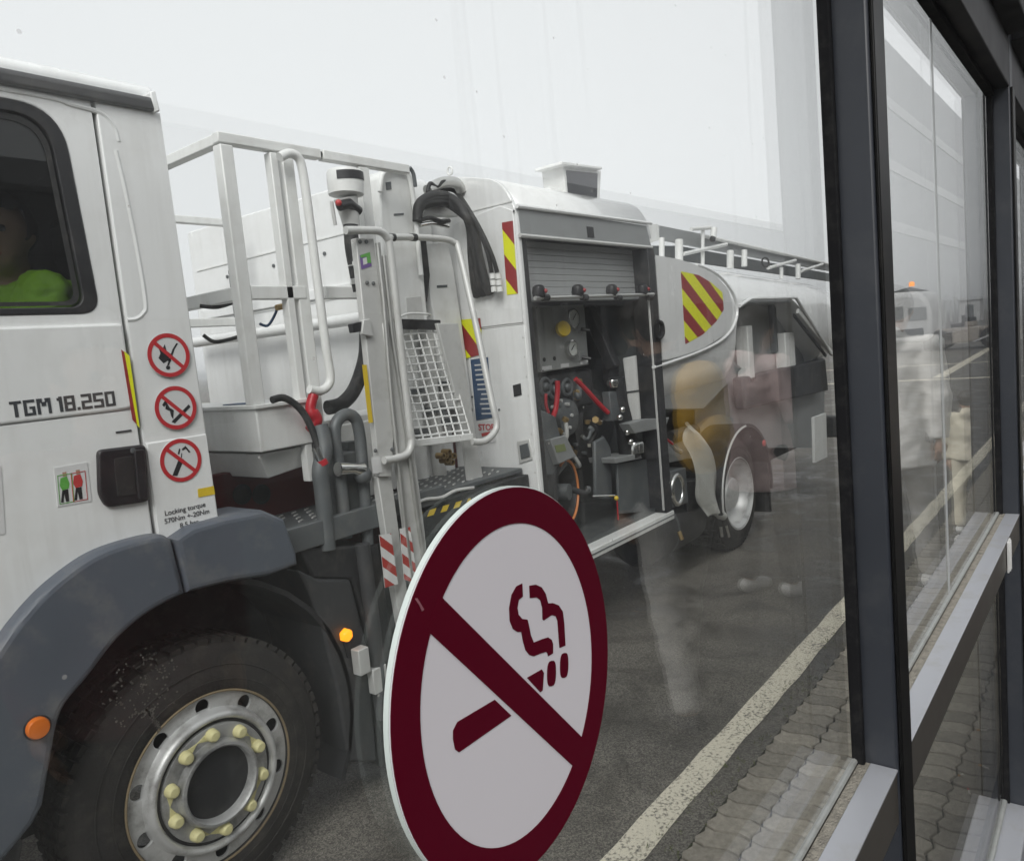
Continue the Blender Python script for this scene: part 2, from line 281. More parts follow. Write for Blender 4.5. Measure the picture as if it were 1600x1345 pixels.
# ------------------------------------------------------------------ mesh helpers
class MB:
    def __init__(s): s.v = []; s.f = []
    def add(s, vs, fs):
        k = len(s.v); s.v += [Vector(a) for a in vs]; s.f += [[i+k for i in f] for f in fs]; return s
    def box(s, a, b):
        x0, y0, z0 = a; x1, y1, z1 = b
        return s.add([(x0,y0,z0),(x1,y0,z0),(x1,y1,z0),(x0,y1,z0),(x0,y0,z1),(x1,y0,z1),(x1,y1,z1),(x0,y1,z1)],
                     [(0,3,2,1),(4,5,6,7),(0,1,5,4),(1,2,6,5),(2,3,7,6),(3,0,4,7)])
    def prism(s, pts, ext):
        """planar polygon (3D points) pushed along ext"""
        pts = [Vector(p) for p in pts]; ext = Vector(ext); n = len(pts)
        nrm = Vector()
        for i in range(n): nrm += pts[i].cross(pts[(i+1) % n])
        if nrm.dot(ext) > 0: pts = pts[::-1]
        vs = pts + [p+ext for p in pts]
        fs = [list(range(n)), list(range(2*n-1, n-1, -1))]
        fs += [[(i+1) % n, i, i+n, (i+1) % n+n] for i in range(n)]
        return s.add(vs, fs)
    def tube(s, path, r, n=10, cap=True, closed=False):
        P = [Vector(p) for p in path]; m = len(P)
        rr = r if isinstance(r, (list, tuple)) else [r]*m
        T = []
        for i in range(m):
            a = P[(i-1) % m] if (i or closed) else P[0]; b = P[(i+1) % m] if (i < m-1 or closed) else P[-1]
            T.append((b-a).normalized())
        up = Vector((0, 0, 1)) if abs(T[0].z) < .9 else Vector((1, 0, 0))
        N = (up - T[0]*up.dot(T[0])).normalized(); vs = []
        for i in range(m):
            N = (N - T[i]*N.dot(T[i])).normalized(); B = T[i].cross(N)
            for k in range(n):
                a = 2*math.pi*k/n; vs.append(P[i] + (N*math.cos(a)+B*math.sin(a))*rr[i])
        fs = []
        for i in range(m if closed else m-1):
            j = (i+1) % m
            for k in range(n): fs.append((i*n+k, i*n+(k+1) % n, j*n+(k+1) % n, j*n+k))
        if cap and not closed: fs += [list(range(n-1, -1, -1)), list(range((m-1)*n, m*n))]
        return s.add(vs, fs)
    def bar(s, a, b, wd, ht, up=(0, 0, 1)):
        a = Vector(a); b = Vector(b); t = (b-a).normalized(); u = Vector(up)
        if abs(t.dot(u)) > .95: u = Vector((0, 1, 0))
        sd = t.cross(u).normalized(); u = sd.cross(t).normalized()
        vs = [p + sd*sx*wd/2 + u*sz*ht/2 for p in (a, b) for sx, sz in ((-1,-1),(1,-1),(1,1),(-1,1))]
        return s.add(vs, [(0,1,2,3),(7,6,5,4),(0,4,5,1),(1,5,6,2),(2,6,7,3),(3,7,4,0)])
    def lathe(s, c, axis, prof, n=32, cap=True):
        """prof: (distance along axis, radius)"""
        c = Vector(c); ax = Vector(axis).normalized(); up = Vector((0, 0, 1)) if abs(ax.z) < .9 else Vector((1, 0, 0))
        U = (up-ax*up.dot(ax)).normalized(); V = ax.cross(U); vs = []
        for d, r in prof:
            for k in range(n):
                a = 2*math.pi*k/n; vs.append(c + ax*d + (U*math.cos(a)+V*math.sin(a))*r)
        fs = [(i*n+k, i*n+(k+1) % n, (i+1)*n+(k+1) % n, (i+1)*n+k) for i in range(len(prof)-1) for k in range(n)]
        if cap and prof[0][1] > 1e-5: fs.append(list(range(n-1, -1, -1)))
        if cap and prof[-1][1] > 1e-5: m = len(prof)-1; fs.append(list(range(m*n, (m+1)*n)))
        return s.add(vs, fs)
    def ball(s, c, r, n=12, sc=(1, 1, 1)):
        c = Vector(c); vs = []; fs = []
        for i in range(n//2+1):
            th = math.pi*i/(n//2)
            for k in range(n):
                ph = 2*math.pi*k/n
                vs.append(c + Vector((r*sc[0]*math.sin(th)*math.cos(ph), r*sc[1]*math.sin(th)*math.sin(ph), r*sc[2]*math.cos(th))))
        for i in range(n//2):
            for k in range(n): fs.append((i*n+k, (i+1)*n+k, (i+1)*n+(k+1) % n, i*n+(k+1) % n))
        return s.add(vs, fs)

def root_loc(p):
    while p is not None and p.parent is not None: p = p.parent
    return p.location.copy() if p is not None else Vector()
def props(o, label=None, cat=None, group=None, kind=None):
    if label: o['label'] = label
    if cat: o['category'] = cat
    if group: o['group'] = group
    if kind: o['kind'] = kind
    return o
def obj(name, mb, m, parent=None, bevel=0.0, smooth=False, seg=2, angle=40, origin=None, sub=0):
    off = root_loc(parent) if parent is not None else (Vector(origin) if origin is not None else Vector())
    me = bpy.data.meshes.new(name)
    if isinstance(mb, MB):
        me.from_pydata([v-off for v in mb.v], [], mb.f)
        bm = bmesh.new(); bm.from_mesh(me); bmesh.ops.remove_doubles(bm, verts=bm.verts, dist=1e-6); bmesh.ops.recalc_face_normals(bm, faces=bm.faces); bm.to_mesh(me); bm.free()
    else:
        me = mb
        if off.length > 0: me.transform(Matrix.Translation(-off))
        me.name = name
    me.materials.clear(); me.materials.append(MATS[m])
    o = bpy.data.objects.new(name, me); COL.objects.link(o)
    if parent is not None: o.parent = parent
    elif origin is not None: o.location = origin
    if smooth or bevel:
        for p in me.polygons: p.use_smooth = True
        me.set_sharp_from_angle(angle=math.radians(angle))
    if bevel:
        md = o.modifiers.new('bevel', 'BEVEL'); md.width = bevel; md.segments = seg; md.limit_method = 'ANGLE'; md.angle_limit = math.radians(38); md.harden_normals = False
    if sub:
        md = o.modifiers.new('sub', 'SUBSURF'); md.levels = sub; md.render_levels = sub
    return o
def empty(name, loc, label, cat, group=None):
    o = bpy.data.objects.new(name, None); o.location = loc; COL.objects.link(o); o.empty_display_size = .1
    return props(o, label, cat, group)
def rounded(poly, r, n=5):
    """2D polygon with rounded corners"""
    out = []; m = len(poly)
    for i in range(m):
        a, b, c = Vector(poly[i-1]), Vector(poly[i]), Vector(poly[(i+1) % m])
        ri = r[i] if isinstance(r, (list, tuple)) else r
        d1 = (a-b); d2 = (c-b); k = min(ri, d1.length*.48, d2.length*.48)
        p, q = b+d1.normalized()*k, b+d2.normalized()*k
        if ri <= 0: out.append(tuple(b)); continue
        for t in range(n+1):
            u = t/n; out.append(tuple(p*(1-u)**2 + b*2*u*(1-u) + q*u*u))
    return out
def curve_mesh(loops, thick=0.0, bevel=0.0):
    """filled 2D loops (holes allowed) -> mesh in local x,y, thickness along z"""
    cu = bpy.data.curves.new('tmp', 'CURVE'); cu.dimensions = '2D'; cu.fill_mode = 'BOTH'; cu.extrude = max(0, thick/2-bevel); cu.bevel_depth = bevel; cu.bevel_resolution = 2; cu.offset = -bevel
    for lp in loops:
        sp = cu.splines.new('POLY'); sp.points.add(len(lp)-1); sp.use_cyclic_u = True
        for pt, q in zip(sp.points, lp): pt.co = (q[0], q[1], 0, 1)
    o = bpy.data.objects.new('tmp', cu); COL.objects.link(o)
    dg = bpy.context.evaluated_depsgraph_get(); me = bpy.data.meshes.new_from_object(o.evaluated_get(dg))
    bpy.data.objects.remove(o); bpy.data.curves.remove(cu)
    return me
M_XZ = Matrix(((1, 0, 0, 0), (0, 0, -1, 0), (0, 1, 0, 0), (0, 0, 0, 1)))     # local x,y,z -> X, Z, -Y  (faces the camera side)
M_YZ = Matrix(((0, 0, -1, 0), (-1, 0, 0, 0), (0, 1, 0, 0), (0, 0, 0, 1)))    # local x -> -Y, y -> Z, z -> -X (faces the truck's front)
def plate(name, loops, y, thick, m, parent=None, bevel=0.0, smooth=True, axis='Y', origin=None):
    """plate whose front face lies at y (or at x when axis is X); loops in (x,z) or (-y,z)"""
    me = curve_mesh(loops, thick, bevel)
    if axis == 'Y': me.transform(Matrix.Translation((0, y+thick/2, 0)) @ M_XZ)
    else: me.transform(Matrix.Translation((y+thick/2, 0, 0)) @ M_YZ)
    return obj(name, me, m, parent, smooth=smooth, angle=30, origin=origin)
def pxl(pts, y=2.5): return [(S(a, b, y).x, S(a, b, y).z) for a, b in pts]
def circ(cx, cz, r, n=40, rz=None): return [(cx+r*math.cos(2*math.pi*k/n), cz+(rz or r)*math.sin(2*math.pi*k/n)) for k in range(n)]
def text_mesh(s, size, align='CENTER', shear=0, ext=0.0008, spacing=1.0, bold=0.0, scale_x=1.0):
    cu = bpy.data.curves.new('tmp', 'FONT'); cu.body = s; cu.size = size; cu.align_x = align; cu.align_y = 'CENTER'; cu.extrude = ext; cu.shear = shear; cu.space_character = spacing; cu.offset = bold
    o = bpy.data.objects.new('tmp', cu); COL.objects.link(o)
    dg = bpy.context.evaluated_depsgraph_get(); me = bpy.data.meshes.new_from_object(o.evaluated_get(dg))
    bpy.data.objects.remove(o); bpy.data.curves.remove(cu)
    if scale_x != 1: me.transform(Matrix.Scale(scale_x, 4, (1, 0, 0)))
    return me
def text_on_side(name, s, x, z, y, size, m, parent, fit=None, **kw):
    me = text_mesh(s, size, **kw)
    if fit:
        xs = [v.co.x for v in me.vertices]; k = fit/(max(xs)-min(xs)); me.transform(Matrix.Scale(k, 4, (1, 0, 0)))
    me.transform(Matrix.Translation((x, y, z)) @ M_XZ); return obj(name, me, m, parent)
def text_on_front(name, s, x, y, z, size, m, parent, **kw):
    me = text_mesh(s, size, **kw); me.transform(Matrix.Translation((x, y, z)) @ M_YZ); return obj(name, me, m, parent)
def clip(poly, n, d):
    """keep the part of a 2D polygon with n.p >= d"""
    out = []
    for i in range(len(poly)):
        a, b = poly[i], poly[(i+1) % len(poly)]
        da, db = n[0]*a[0]+n[1]*a[1]-d, n[0]*b[0]+n[1]*b[1]-d
        if da >= 0: out.append(a)
        if (da >= 0) != (db >= 0):
            t = da/(da-db); out.append((a[0]+(b[0]-a[0])*t, a[1]+(b[1]-a[1])*t))
    return out
def stripes(poly, ang, wd, phase=0):
    """two lists of polygons: alternate diagonal bands of poly"""
    n = (-math.sin(ang), math.cos(ang)); ds = [n[0]*p[0]+n[1]*p[1] for p in poly]; lo, hi = min(ds), max(ds)
    A, B = [], []; k = 0; d = lo - phase*wd
    while d < hi:
        q = clip(clip(poly, n, d), (-n[0], -n[1]), -(d+wd))
        if len(q) >= 3: (A if k % 2 == 0 else B).append(q)
        d += wd; k += 1
    return A, B
def striped(name, poly, y, ang, wd, ma, mb_, parent, axis='Y', phase=0, t=.0012):
    A, B = stripes(poly, ang, wd, phase)
    base = None
    for polys, m, nm in ((A, ma, name), (B, mb_, 'stripe')):
        mb = MB()
        for q in polys:
            if axis == 'Y': mb.prism([(p[0], y, p[1]) for p in q], (0, t, 0))
            else: mb.prism([(y, -p[0], p[1]) for p in q], (t, 0, 0))
        if mb.v: 
            o = obj(nm, mb, m, base or parent); base = base or o
    return base
def smooth_path(pts, n=6):
    """Catmull-Rom through 3D points"""
    P = [Vector(p) for p in pts]; out = []
    for i in range(len(P)-1):
        p0, p1, p2, p3 = P[max(0, i-1)], P[i], P[i+1], P[min(len(P)-1, i+2)]
        for k in range(n):
            t = k/n; out.append(.5*((2*p1)+(p2-p0)*t+(2*p0-5*p1+4*p2-p3)*t*t+(3*p1-p0-3*p2+p3)*t**3))
    return out+[P[-1]]
# ================================================================== the setting
mb = MB().add([(-600, -600, 0), (900, -600, 0), (900, 900, 0), (-600, 900, 0)], [(0, 1, 2, 3)])
props(obj('road', mb, 'asphalt'), kind='structure')
YL0, YL1 = 1.378, 1.506                                   # the painted line runs along the kerbless road edge
mb = MB(); N = 160; vs = []
for i in range(N+1):
    x = -6 + 30*i/N
    vs += [(x, YL0+random.uniform(-.006, .006), .004), (x, YL1+random.uniform(-.006, .006), .004)]
mb.add(vs, [(2*i, 2*i+2, 2*i+3, 2*i+1) for i in range(N)])
props(obj('road_marking', mb, 'worn_paint'), kind='structure')
mb = MB()                                                # painted lines out on the apron
for x0, wd in ((23.2, .35), (29.5, .3), (62, .4)):
    mb.add([(x0, -30, .004), (x0+wd, -30, .004), (x0+wd, 60, .004), (x0, 60, .004)], [(0, 1, 2, 3)])
mb.add([(24, 3.9, .005), (60, 5.2, .005), (60, 5.5, .005), (24, 4.2, .005)], [(0, 1, 2, 3)])
props(obj('apron_marking', mb, 'worn_paint'), kind='structure')
# pavement of wavy interlocking pavers between the line and the shelter
PW, PLN = .104, .180
mb = MB().box((-4, .362, -.05), (16, 1.27, .004))
pav = props(obj('pavement', mb, 'joint_soil'), kind='structure')
def paver_outline():
    w2, l2, g = PW/2-.0045, PLN/2-.0045, .012
    pts = []
    zz = [(-1, 0), (-.5, 1), (0, 0), (.5, -1), (1, 0)]
    for t, s in zz[:-1]: pts.append((-w2+s*g, t*l2))          # left side going up (y)
    for t, s in zz[:-1]: pts.append((t*w2, l2+s*g*.7))
    for t, s in zz[::-1][:-1]: pts.append((w2+s*g, t*l2))
    for t, s in zz[::-1][:-1]: pts.append((t*w2, -l2+s*g*.7))
    return pts
outl = paver_outline()
def paver_mb(cx, cy, z0, z1, dz=(0, 0)):
    m = MB(); n = len(outl); vs = [];
    for zz_, k in ((z0, 1), (z1-.0035, 1), (z1, .965)):
        for a, b in outl: vs.append((cx+a*k, cy+b*k, zz_ + a*dz[0] + b*dz[1]))
    fs = [list(range(2*n, 3*n))]
    for L_ in range(2):
        fs += [(L_*n+i, L_*n+(i+1) % n, (L_+1)*n+(i+1) % n, (L_+1)*n+i) for i in range(n)]
    return m.add(vs, fs)
base_me = []
for k in range(4):
    o = obj('paver', paver_mb(0, 0, -.03, .02, (random.uniform(-.008, .008), random.uniform(-.008, .008))), 'paver', smooth=True, angle=25)
    base_me.append(o.data); bpy.data.objects.remove(o)
cells = []
for r_ in range(5):
    cy = .455 + r_*PLN*.995
    if cy > 1.30: break
    for c in range(170):
        cx = -1.5 + c*PW
        if cx > 15: break
        cells.append((cx, cy - 0))
vis = [c for c in cells if 1.25 < c[0] < 8.6]
vis.sort(key=lambda c: c[0]); ind = set(vis[:298])
rest = MB()
for c in cells:
    z = random.uniform(-.0015, .002)
    if c in ind:
        o = bpy.data.objects.new('paver', random.choice(base_me)); COL.objects.link(o); o.parent = pav
        o.location = (c[0]+random.uniform(-.002, .002), c[1]+random.uniform(-.002, .002), z); o.rotation_euler = (0, 0, random.uniform(-.02, .02))
    else:
        m2 = paver_mb(c[0], c[1], -.03, .02+z); rest.add(m2.v, m2.f)
props(obj('distant_pavers', rest, 'paver', pav, smooth=True, angle=25), kind='stuff')
# weeds and moss in the gap beside the painted line
mb = MB()
for k in range(420):
    x = random.uniform(1.3, 9); y = random.uniform(1.23, 1.40) if random.random() < .75 else random.choice([.545, .724, .903, 1.082, 1.262])+random.uniform(-.01, .01)
    for j in range(random.randint(3, 6)):
        a = random.uniform(0, 6.28); l = random.uniform(.004, .016); h = random.uniform(.003, .014); w_ = .0018
        d = Vector((math.cos(a), math.sin(a), 0)); p = Vector((x+random.gauss(0, .008), y+random.gauss(0, .006), .006)); s_ = Vector((-d.y, d.x, 0))*w_
        mb.add([p-s_, p+s_, p+d*l+Vector((0, 0, h))], [(0, 1, 2)])
props(obj('moss', mb, 'moss'), 'low green moss and weeds in the gap beside the white line', 'moss', kind='stuff')

# ================================================================== the shelter
FZ = .25                                              # shelter floor
GY = .31                                              # inner face of the glass
FY = .252                                             # inner front of the frame
TZ0, TZ1 = CAMZ-2.30*GY, CAMZ-2.045*GY                # middle transom
HZ0 = CAMZ+1.955*GY                                   # underside of the header
props(obj('walkway', MB().box((-14, -9.2, .02), (40, .36, FZ)), 'inner_floor'), kind='structure')
roof = MB().box((-6, -.06, 2.985), (16, .46, 3.12))
props(obj('canopy', roof, 'ceiling'), kind='structure')
bw = empty('terminal_building', (12, -9.2, FZ), 'grey terminal building with a band of windows, behind the waiting people', 'building')
obj('wall', MB().box((-14, -9.7, 0), (40, -9.2, 1.2)).box((-14, -9.7, 2.7), (40, -9.2, 5.2)), 'facade', bw)
obj('reflection_block', MB().box((47, -11.2, 0), (190, -9.72, 17)), 'reflection_grey', bw)  # unseen tall block, added to grey the second pane's reflection
for k in range(3): obj('reflection_band', MB().box((47, -9.72, 6.5+k*3.4), (190, -9.66, 7.1+k*3.4)), 'reflection_band', bw)  # pale bands added to give bars in that reflection
obj('parapet', MB().box((-14.1, -9.75, 5.2), (40.1, -9.1, 5.45)), 'white_steel', bw, .02)
for k in range(27):
    x = -14+k*2.0; obj('pier', MB().box((x, -9.6, 1.2), (x+.25, -9.22, 2.7)), 'facade', bw)
    obj('window', MB().box((x+.25, -9.5, 1.2), (x+2.0, -9.48, 2.7)), 'screen_dark', bw)
gw = empty('glass_wall', (2, .33, FZ), 'dark grey framed glass wall of the shelter, seen from inside', 'wall')
MX = [1.100-1.594*3, 1.100-1.594*2, 1.100-1.594, 1.100, 2.694, 4.288, 5.882, 7.476, 9.07]
MWD = .064
for i, x in enumerate(MX):
    if i == 2: continue                             # the photographer stands before one wide pane
    b = obj('mullion', MB().box((x, FY, FZ), (x+MWD, GY-.002, 2.98)), 'mullion', gw, .004)
    obj('front_cap', MB().box((x+.004, FY-.006, FZ), (x+MWD-.004, FY, HZ0)), 'mullion_front', b, .002)
    obj('gasket', MB().box((x-.0115, GY-.016, FZ+.04), (x, GY+.001, HZ0)).box((x+MWD, GY-.016, FZ+.04), (x+MWD+.0115, GY+.001, HZ0)), 'gasket', b, .003)
    obj('outer_joint', MB().box((x+.036, GY+.0095, FZ), (x+MWD-.006, GY+.013, 2.98)), 'header_dark', b)
bays = [(MX[0], MX[1]), (MX[1], MX[3]), (MX[3], MX[4]), (MX[4], MX[5]), (MX[5], MX[6]), (MX[6], MX[7]), (MX[7], MX[8])]
for a, b_ in bays:
    x0, x1 = a+MWD, b_
    t = obj('transom', MB().box((x0+.001, FY+.001, TZ0), (x1-.001, GY-.002, TZ1-.001)), 'transom_face', gw, .003)
    obj('sill_plate', MB().box((x0+.0015, FY, TZ1-.001), (x1-.0015, GY-.022, TZ1+.0022)), 'transom_top', t, .001)
    obj('grit_strip', MB().box((x0+.0015, GY-.022, TZ1-.001), (x1-.0015, GY-.008, TZ1+.0012)), 'sill_grit', t)
    obj('glazing_bead', MB().tube([(x0+.01, GY-.003, TZ1+.004), (x1-.01, GY-.003, TZ1+.004)], .0045, 8), 'bead_grey', t, smooth=True)
    h = obj('header', MB().box((x0+.001, FY+.001, HZ0), (x1-.001, GY-.002, 2.62)), 'header_dark', gw, .003)
    obj('header_cover', MB().box((x0+.001, FY-.05, 2.625), (x1-.001, GY+.03, 2.98)), 'header_dark', h, .003)
    obj('gasket', MB().box((x0, GY-.02, HZ0-.016), (x1, GY+.0008, HZ0)), 'gasket', h, .002)
    l = obj('bottom_rail', MB().box((x0+.001, FY-.012, FZ-.02), (x1-.001, GY-.002, CAMZ-5.05*GY)), 'transom_top', gw, .004)
    obj('glazing_bead', MB().tube([(x0+.01, GY-.003, CAMZ-5.05*GY+.004), (x1-.01, GY-.003, CAMZ-5.05*GY+.004)], .007, 8), 'bead_grey', l, smooth=True)
    obj('kick_plate', MB().box((x0+.001, GY+.012, -.03), (x1-.001, GY+.045, CAMZ-5.05*GY-.20)), 'bead_grey', l, .003)
    for z0, z1 in ((TZ1-.002, HZ0+.004), (CAMZ-5.05*GY-.004, TZ0+.004)):
        obj('pane', MB().box((x0-.004, GY, z0), (x1+.004, GY+.009, z1)), 'pane_glass', gw)
# a clamp sleeve on the second transom, and two thin grey vertical lines on the second pane
obj('transom_clamp', MB().box((2.36, FY-.005, TZ0-.004), (2.41, FY-.0005, TZ1+.001)).box((2.372, FY-.008, TZ0-.002), (2.377, FY-.004, TZ1)).box((2.392, FY-.008, TZ0-.002), (2.397, FY-.004, TZ1)), 'alu_dull', gw, .001)
mb = MB().box((1.862, GY-.0020, TZ1), (1.8635, GY-.0005, HZ0-.016)); mb.box((1.874, GY-.0020, TZ1), (1.875, GY-.0005, HZ0-.016))
obj('pane_lines', mb, 'line_grey', gw)

# ------------------------------------------------------------------ round no-smoking sign on the glass
SYP = GY-.0048
sg = empty('no_smoking_sign', (0.365, SYP, CAMZ-.63*GY), 'round no smoking sign, dark red ring and slash on white, stuck to the glass', 'sign')
sc_x, sc_z, SR, SRZ = 1.177*SYP, CAMZ-.690*SYP, .357*SYP, .410*SYP
def zs(pts): return [(S(560+a/2.2227, 740+b/2.2227, SYP).x, S(560+a/2.2227, 740+b/2.2227, SYP).z) for a, b in pts]
plate('disc', [circ(sc_x, sc_z, SR, 96, SRZ)], SYP, .0040, 'acrylic_edge', sg)
plate('white_face', [circ(sc_x, sc_z, SR-.0006, 96, SRZ-.0006)], SYP-.0006, .0006, 'nosmoke_white', sg, smooth=False)
plate('red_ring', [circ(sc_x, sc_z, SR-.0008, 96, SRZ-.0008), circ(sc_x, sc_z, SR*.795, 96, SRZ*.81)], SYP-.0012, .0005, 'nosmoke_red', sg, smooth=False)
dr = Vector((zs([(768, 908)])[0])) - Vector((zs([(283, 425)])[0])); ua = math.atan2(dr.y, dr.x)
pu = zs([(520, 662), (490, 780)])
nv = (-math.sin(ua), math.cos(ua)); d1 = nv[0]*pu[0][0]+nv[1]*pu[0][1]; d0 = nv[0]*pu[1][0]+nv[1]*pu[1][1]
band = clip(clip(circ(sc_x, sc_z, SR*.82, 96, SRZ*.835), nv, d0), (-nv[0], -nv[1]), -d1)
plate('slash', [band], SYP-.0013, .0005, 'nosmoke_red', sg, smooth=False)
cig = [[(340,860),(470,783),(527,838),(345,965),(332,955),(325,920),(325,890)], [(582,707),(633,678),(640,690),(636,750),(628,757)]]
for cx_, cy_, hw, hh in ((667, 692, 15, 44), (711, 664, 14, 43)):
    cig.append([(cx_+hw*abs(math.cos(a))**.6*(1 if math.cos(a) > 0 else -1), cy_+hh*abs(math.sin(a))**.8*(1 if math.sin(a) > 0 else -1)-math.cos(a)*6) for a in [k*math.pi/10 for k in range(20)]])
plate('cigarette', [zs(c) for c in cig], SYP-.0011, .0004, 'nosmoke_red', sg, smooth=False)
smk = [[(565,380),(545,390),(528,420),(520,465),(522,510),(533,538),(548,548),(562,548),(568,580),(577,612),(590,628),(605,632),(630,622),(648,617),(653,622),(655,632),(672,622),(672,590),(667,575),(655,567),(635,573),(605,585),(595,560),(588,525),(583,505),(565,503),(552,488),(548,465),(553,437),(567,425)],
       [(590,388),(612,384),(632,393),(646,415),(655,449),(672,448),(692,456),(706,478),(711,520),(715,595),(695,603),(690,540),(688,510),(682,494),(668,489),(640,508),(636,505),(635,465),(628,438),(615,428),(592,430)]]
plate('smoke', [zs(c) for c in smk], SYP-.0011, .0004, 'nosmoke_red', sg, smooth=False)

plate('scuff', [zs([(190, 432), (198, 430), (222, 470), (214, 476), (205, 455)])], SYP-.0016, .0003, 'scuff_pink', sg, smooth=False)
# dried splash and drops on the outside of the big pane
spl = MB(); c0 = S(222, 1075, GY+.0095)
random.seed(21)
for k in range(150):
    a = random.uniform(0, 6.283); arm = abs(math.sin(a*3.5+.6)); r = .0105*(.75+.75*arm*random.random()) if random.random() < .72 else .0105*random.random()
    p = c0+Vector((r*math.cos(a)*1.1, 0, r*math.sin(a)*1.15)); q = random.uniform(.0002, .0006)
    spl.lathe(p, (0, 1, 0), [(0, q), (.0003, q*.6)], 6)
for k in range(60):
    t = k/60; p = c0+Vector((.001+.004*t+random.gauss(0, .0006), 0, -.009-.012*t)); q = random.uniform(.0003, .0007)*(1-t*.5); spl.lathe(p, (0, 1, 0), [(0, q), (.0003, q*.6)], 6)
props(obj('dried_splash', spl, 'dried_mud', gw), kind='stuff')
random.seed(5)
# cigarette ends dropped on the pavers
for i, (px, py, ang, lab, rd) in enumerate([(1514, 1236, .3, 'cigarette end with red tip near the low rail', 1), (1537, 1197, 1.2, 'bent white cigarette end beside the shadow edge of the rail', 0), (1501, 1210, 2.4, 'short white cigarette stub left of the bent one', 0), (1534, 1140, 2.0, 'crumpled cigarette end farthest along the pavers', 0)]):
    p = SZ(px, py, .0285); c = empty('cigarette_end', p, lab, 'litter', 'cigarette ends on the pavers')
    d = Vector((math.cos(ang), math.sin(ang), 0))*(.02 if i != 2 else .011)
    obj('paper', MB().tube([p-d, p+d*.3], .004, 8), 'butt_white', c, smooth=True)
    obj('filter', MB().tube([p+d*.31, p+d], .0041, 8), 'label_red' if rd else 'butt_tan', c, smooth=True)
# ================================================================== the fuel truck
TX, TY = 1.27, 2.5
tk = empty('fuel_truck', (3.6, 3.75, 0), 'white airport fuel truck with open pump cabinet and lifting platform behind the cab', 'truck')
WZ = .478
# ---- cab shell
cs = MB()
cs.box((-.12, 2.56, 1.25), (1.40, 4.9, 1.28))                                   # floor
cs.box((-.12, 4.84, 1.1), (1.41, 4.9, 2.78))                                    # far side
cs.box((1.36, 2.53, 1.25), (1.405, 4.84, 2.80))                                 # back wall
cs.box((-.16, 2.53, 1.0), (-.10, 4.9, 1.75)); cs.box((-.16, 2.53, 2.6), (-.10, 4.9, 2.8))
cs.box((-.12, 2.53, 2.76), (1.40, 4.9, 2.80))
obj('cab_shell', cs, 'white_paint', tk, .012)
obj('cab_lining', MB().box((1.33, 2.56, 1.12), (1.358, 4.82, 2.74)).box((-.08, 4.80, 1.1), (1.33, 4.838, 2.74)).box((-.08, 2.56, 2.71), (1.33, 4.8, 2.757)), 'seat_dark', tk)
obj('cab_floor', MB().box((-.1, 2.6, 1.19), (1.38, 4.85, 1.245)), 'chassis_black', tk)
pane = obj('windscreen', MB().box((-.15, 2.58, 1.75), (-.14, 4.86, 2.6)), 'cab_glass', tk)
obj('steering_wheel', MB().tube([Vector((.30, 3.1, 1.95))+Vector((math.cos(a)*.1, 0, math.cos(a)*.18))+Vector((0, math.sin(a)*.22, 0)) for a in [k*math.pi/12 for k in range(24)]], .014, 8, closed=True), 'black_plastic', tk, smooth=True)
# roof cap with a rounded edge
rc = MB()
prof = [(2.555, 2.775), (2.532, 2.80), (2.530, 2.835), (2.55, 2.858), (2.62, 2.872), (2.75, 2.882), (3.7, 2.89), (4.8, 2.86), (4.9, 2.80)]
X0, X1 = -.14, 1.405
vs = [(X0, a, b) for a, b in prof]+[(X1-.0, a, b) for a, b in prof]; n = len(prof)
rc.add(vs, [(i, i+1, i+1+n, i+n) for i in range(n-1)]+[list(range(n)), list(range(2*n-1, n-1, -1)), (n-1, 0, n, 2*n-1)])
obj('roof_panel', rc, 'white_paint', tk, .01, angle=60)
# dark gutter strip along the roof edge
gt = pxl([(-420, 20), (237, 152), (246, 174), (-420, 48)], 2.487)
obj('roof_gutter', MB().prism([(a, 2.487, b) for a, b in gt], (0, .05, 0)), 'black_plastic', tk, .006)
obj('gutter_end', MB().prism([(a, 2.484, b) for a, b in pxl([(234, 143), (243, 141), (251, 174), (243, 176)], 2.484)], (0, .06, 0)), 'white_paint', tk, .005)
# ---- door and rear corner panel, each with its pressed shoulders
F_OUT = pxl([(0, 1007), (42, 952), (84, 910), (139, 870), (189, 849), (248, 835), (300, 823), (349, 809), (412, 797), (445, 811), (464, 864)], 2.45)
def fend_z(x):
    """height of the wheel arch trim at x"""
    for (a, b), (c, d) in zip(F_OUT, F_OUT[1:]):
        if a <= x <= c: return b+(d-b)*(x-a)/(c-a)
    return F_OUT[0][1]-(F_OUT[0][0]-x)*1.6 if x < F_OUT[0][0] else F_OUT[-1][1]
DG0, DG1 = 1.183, 1.194
win = rounded([(.22, 2.108), (1.118, 2.108), (1.088, 2.725), (.22, 2.725)], [.05, .06, .13, .05], 8)
low = [(x, fend_z(x)-.06) for x in (.30, .45, .60, .69, .8, .9, 1.0, 1.1, DG0)]
ztop = 2.765
dr_ = plate('cab_door', [[(.16, ztop), (.16, .95), (.30, .95)]+low[1:]+[(DG0, ztop)], win], 2.512, .03, 'white_paint', tk, .005)
ZSH, ZCR = 2.075, 1.797
zc = lambda x: S(0, 662.6).z + (x-S(0, 662.6).x)*((S(178, 640.3).z-S(0, 662.6).z)/(S(178, 640.3).x-S(0, 662.6).x))
plate('door_shoulder', [rounded([(.165, ZCR), (1.10, ZCR+.002), (1.178, ZCR+.004), (1.178, ZSH), (.165, ZSH)], [0, .03, .03, .015, 0], 4)], 2.5, .02, 'white_paint', dr_, .009)
lowp = [(.165, ZCR-.004), (.165, .98), (.30, .98)]+[(x, z+.02) for x, z in low[1:-1]]+[(DG0-.004, low[-1][1]+.02), (DG0-.004, ZCR-.0)]
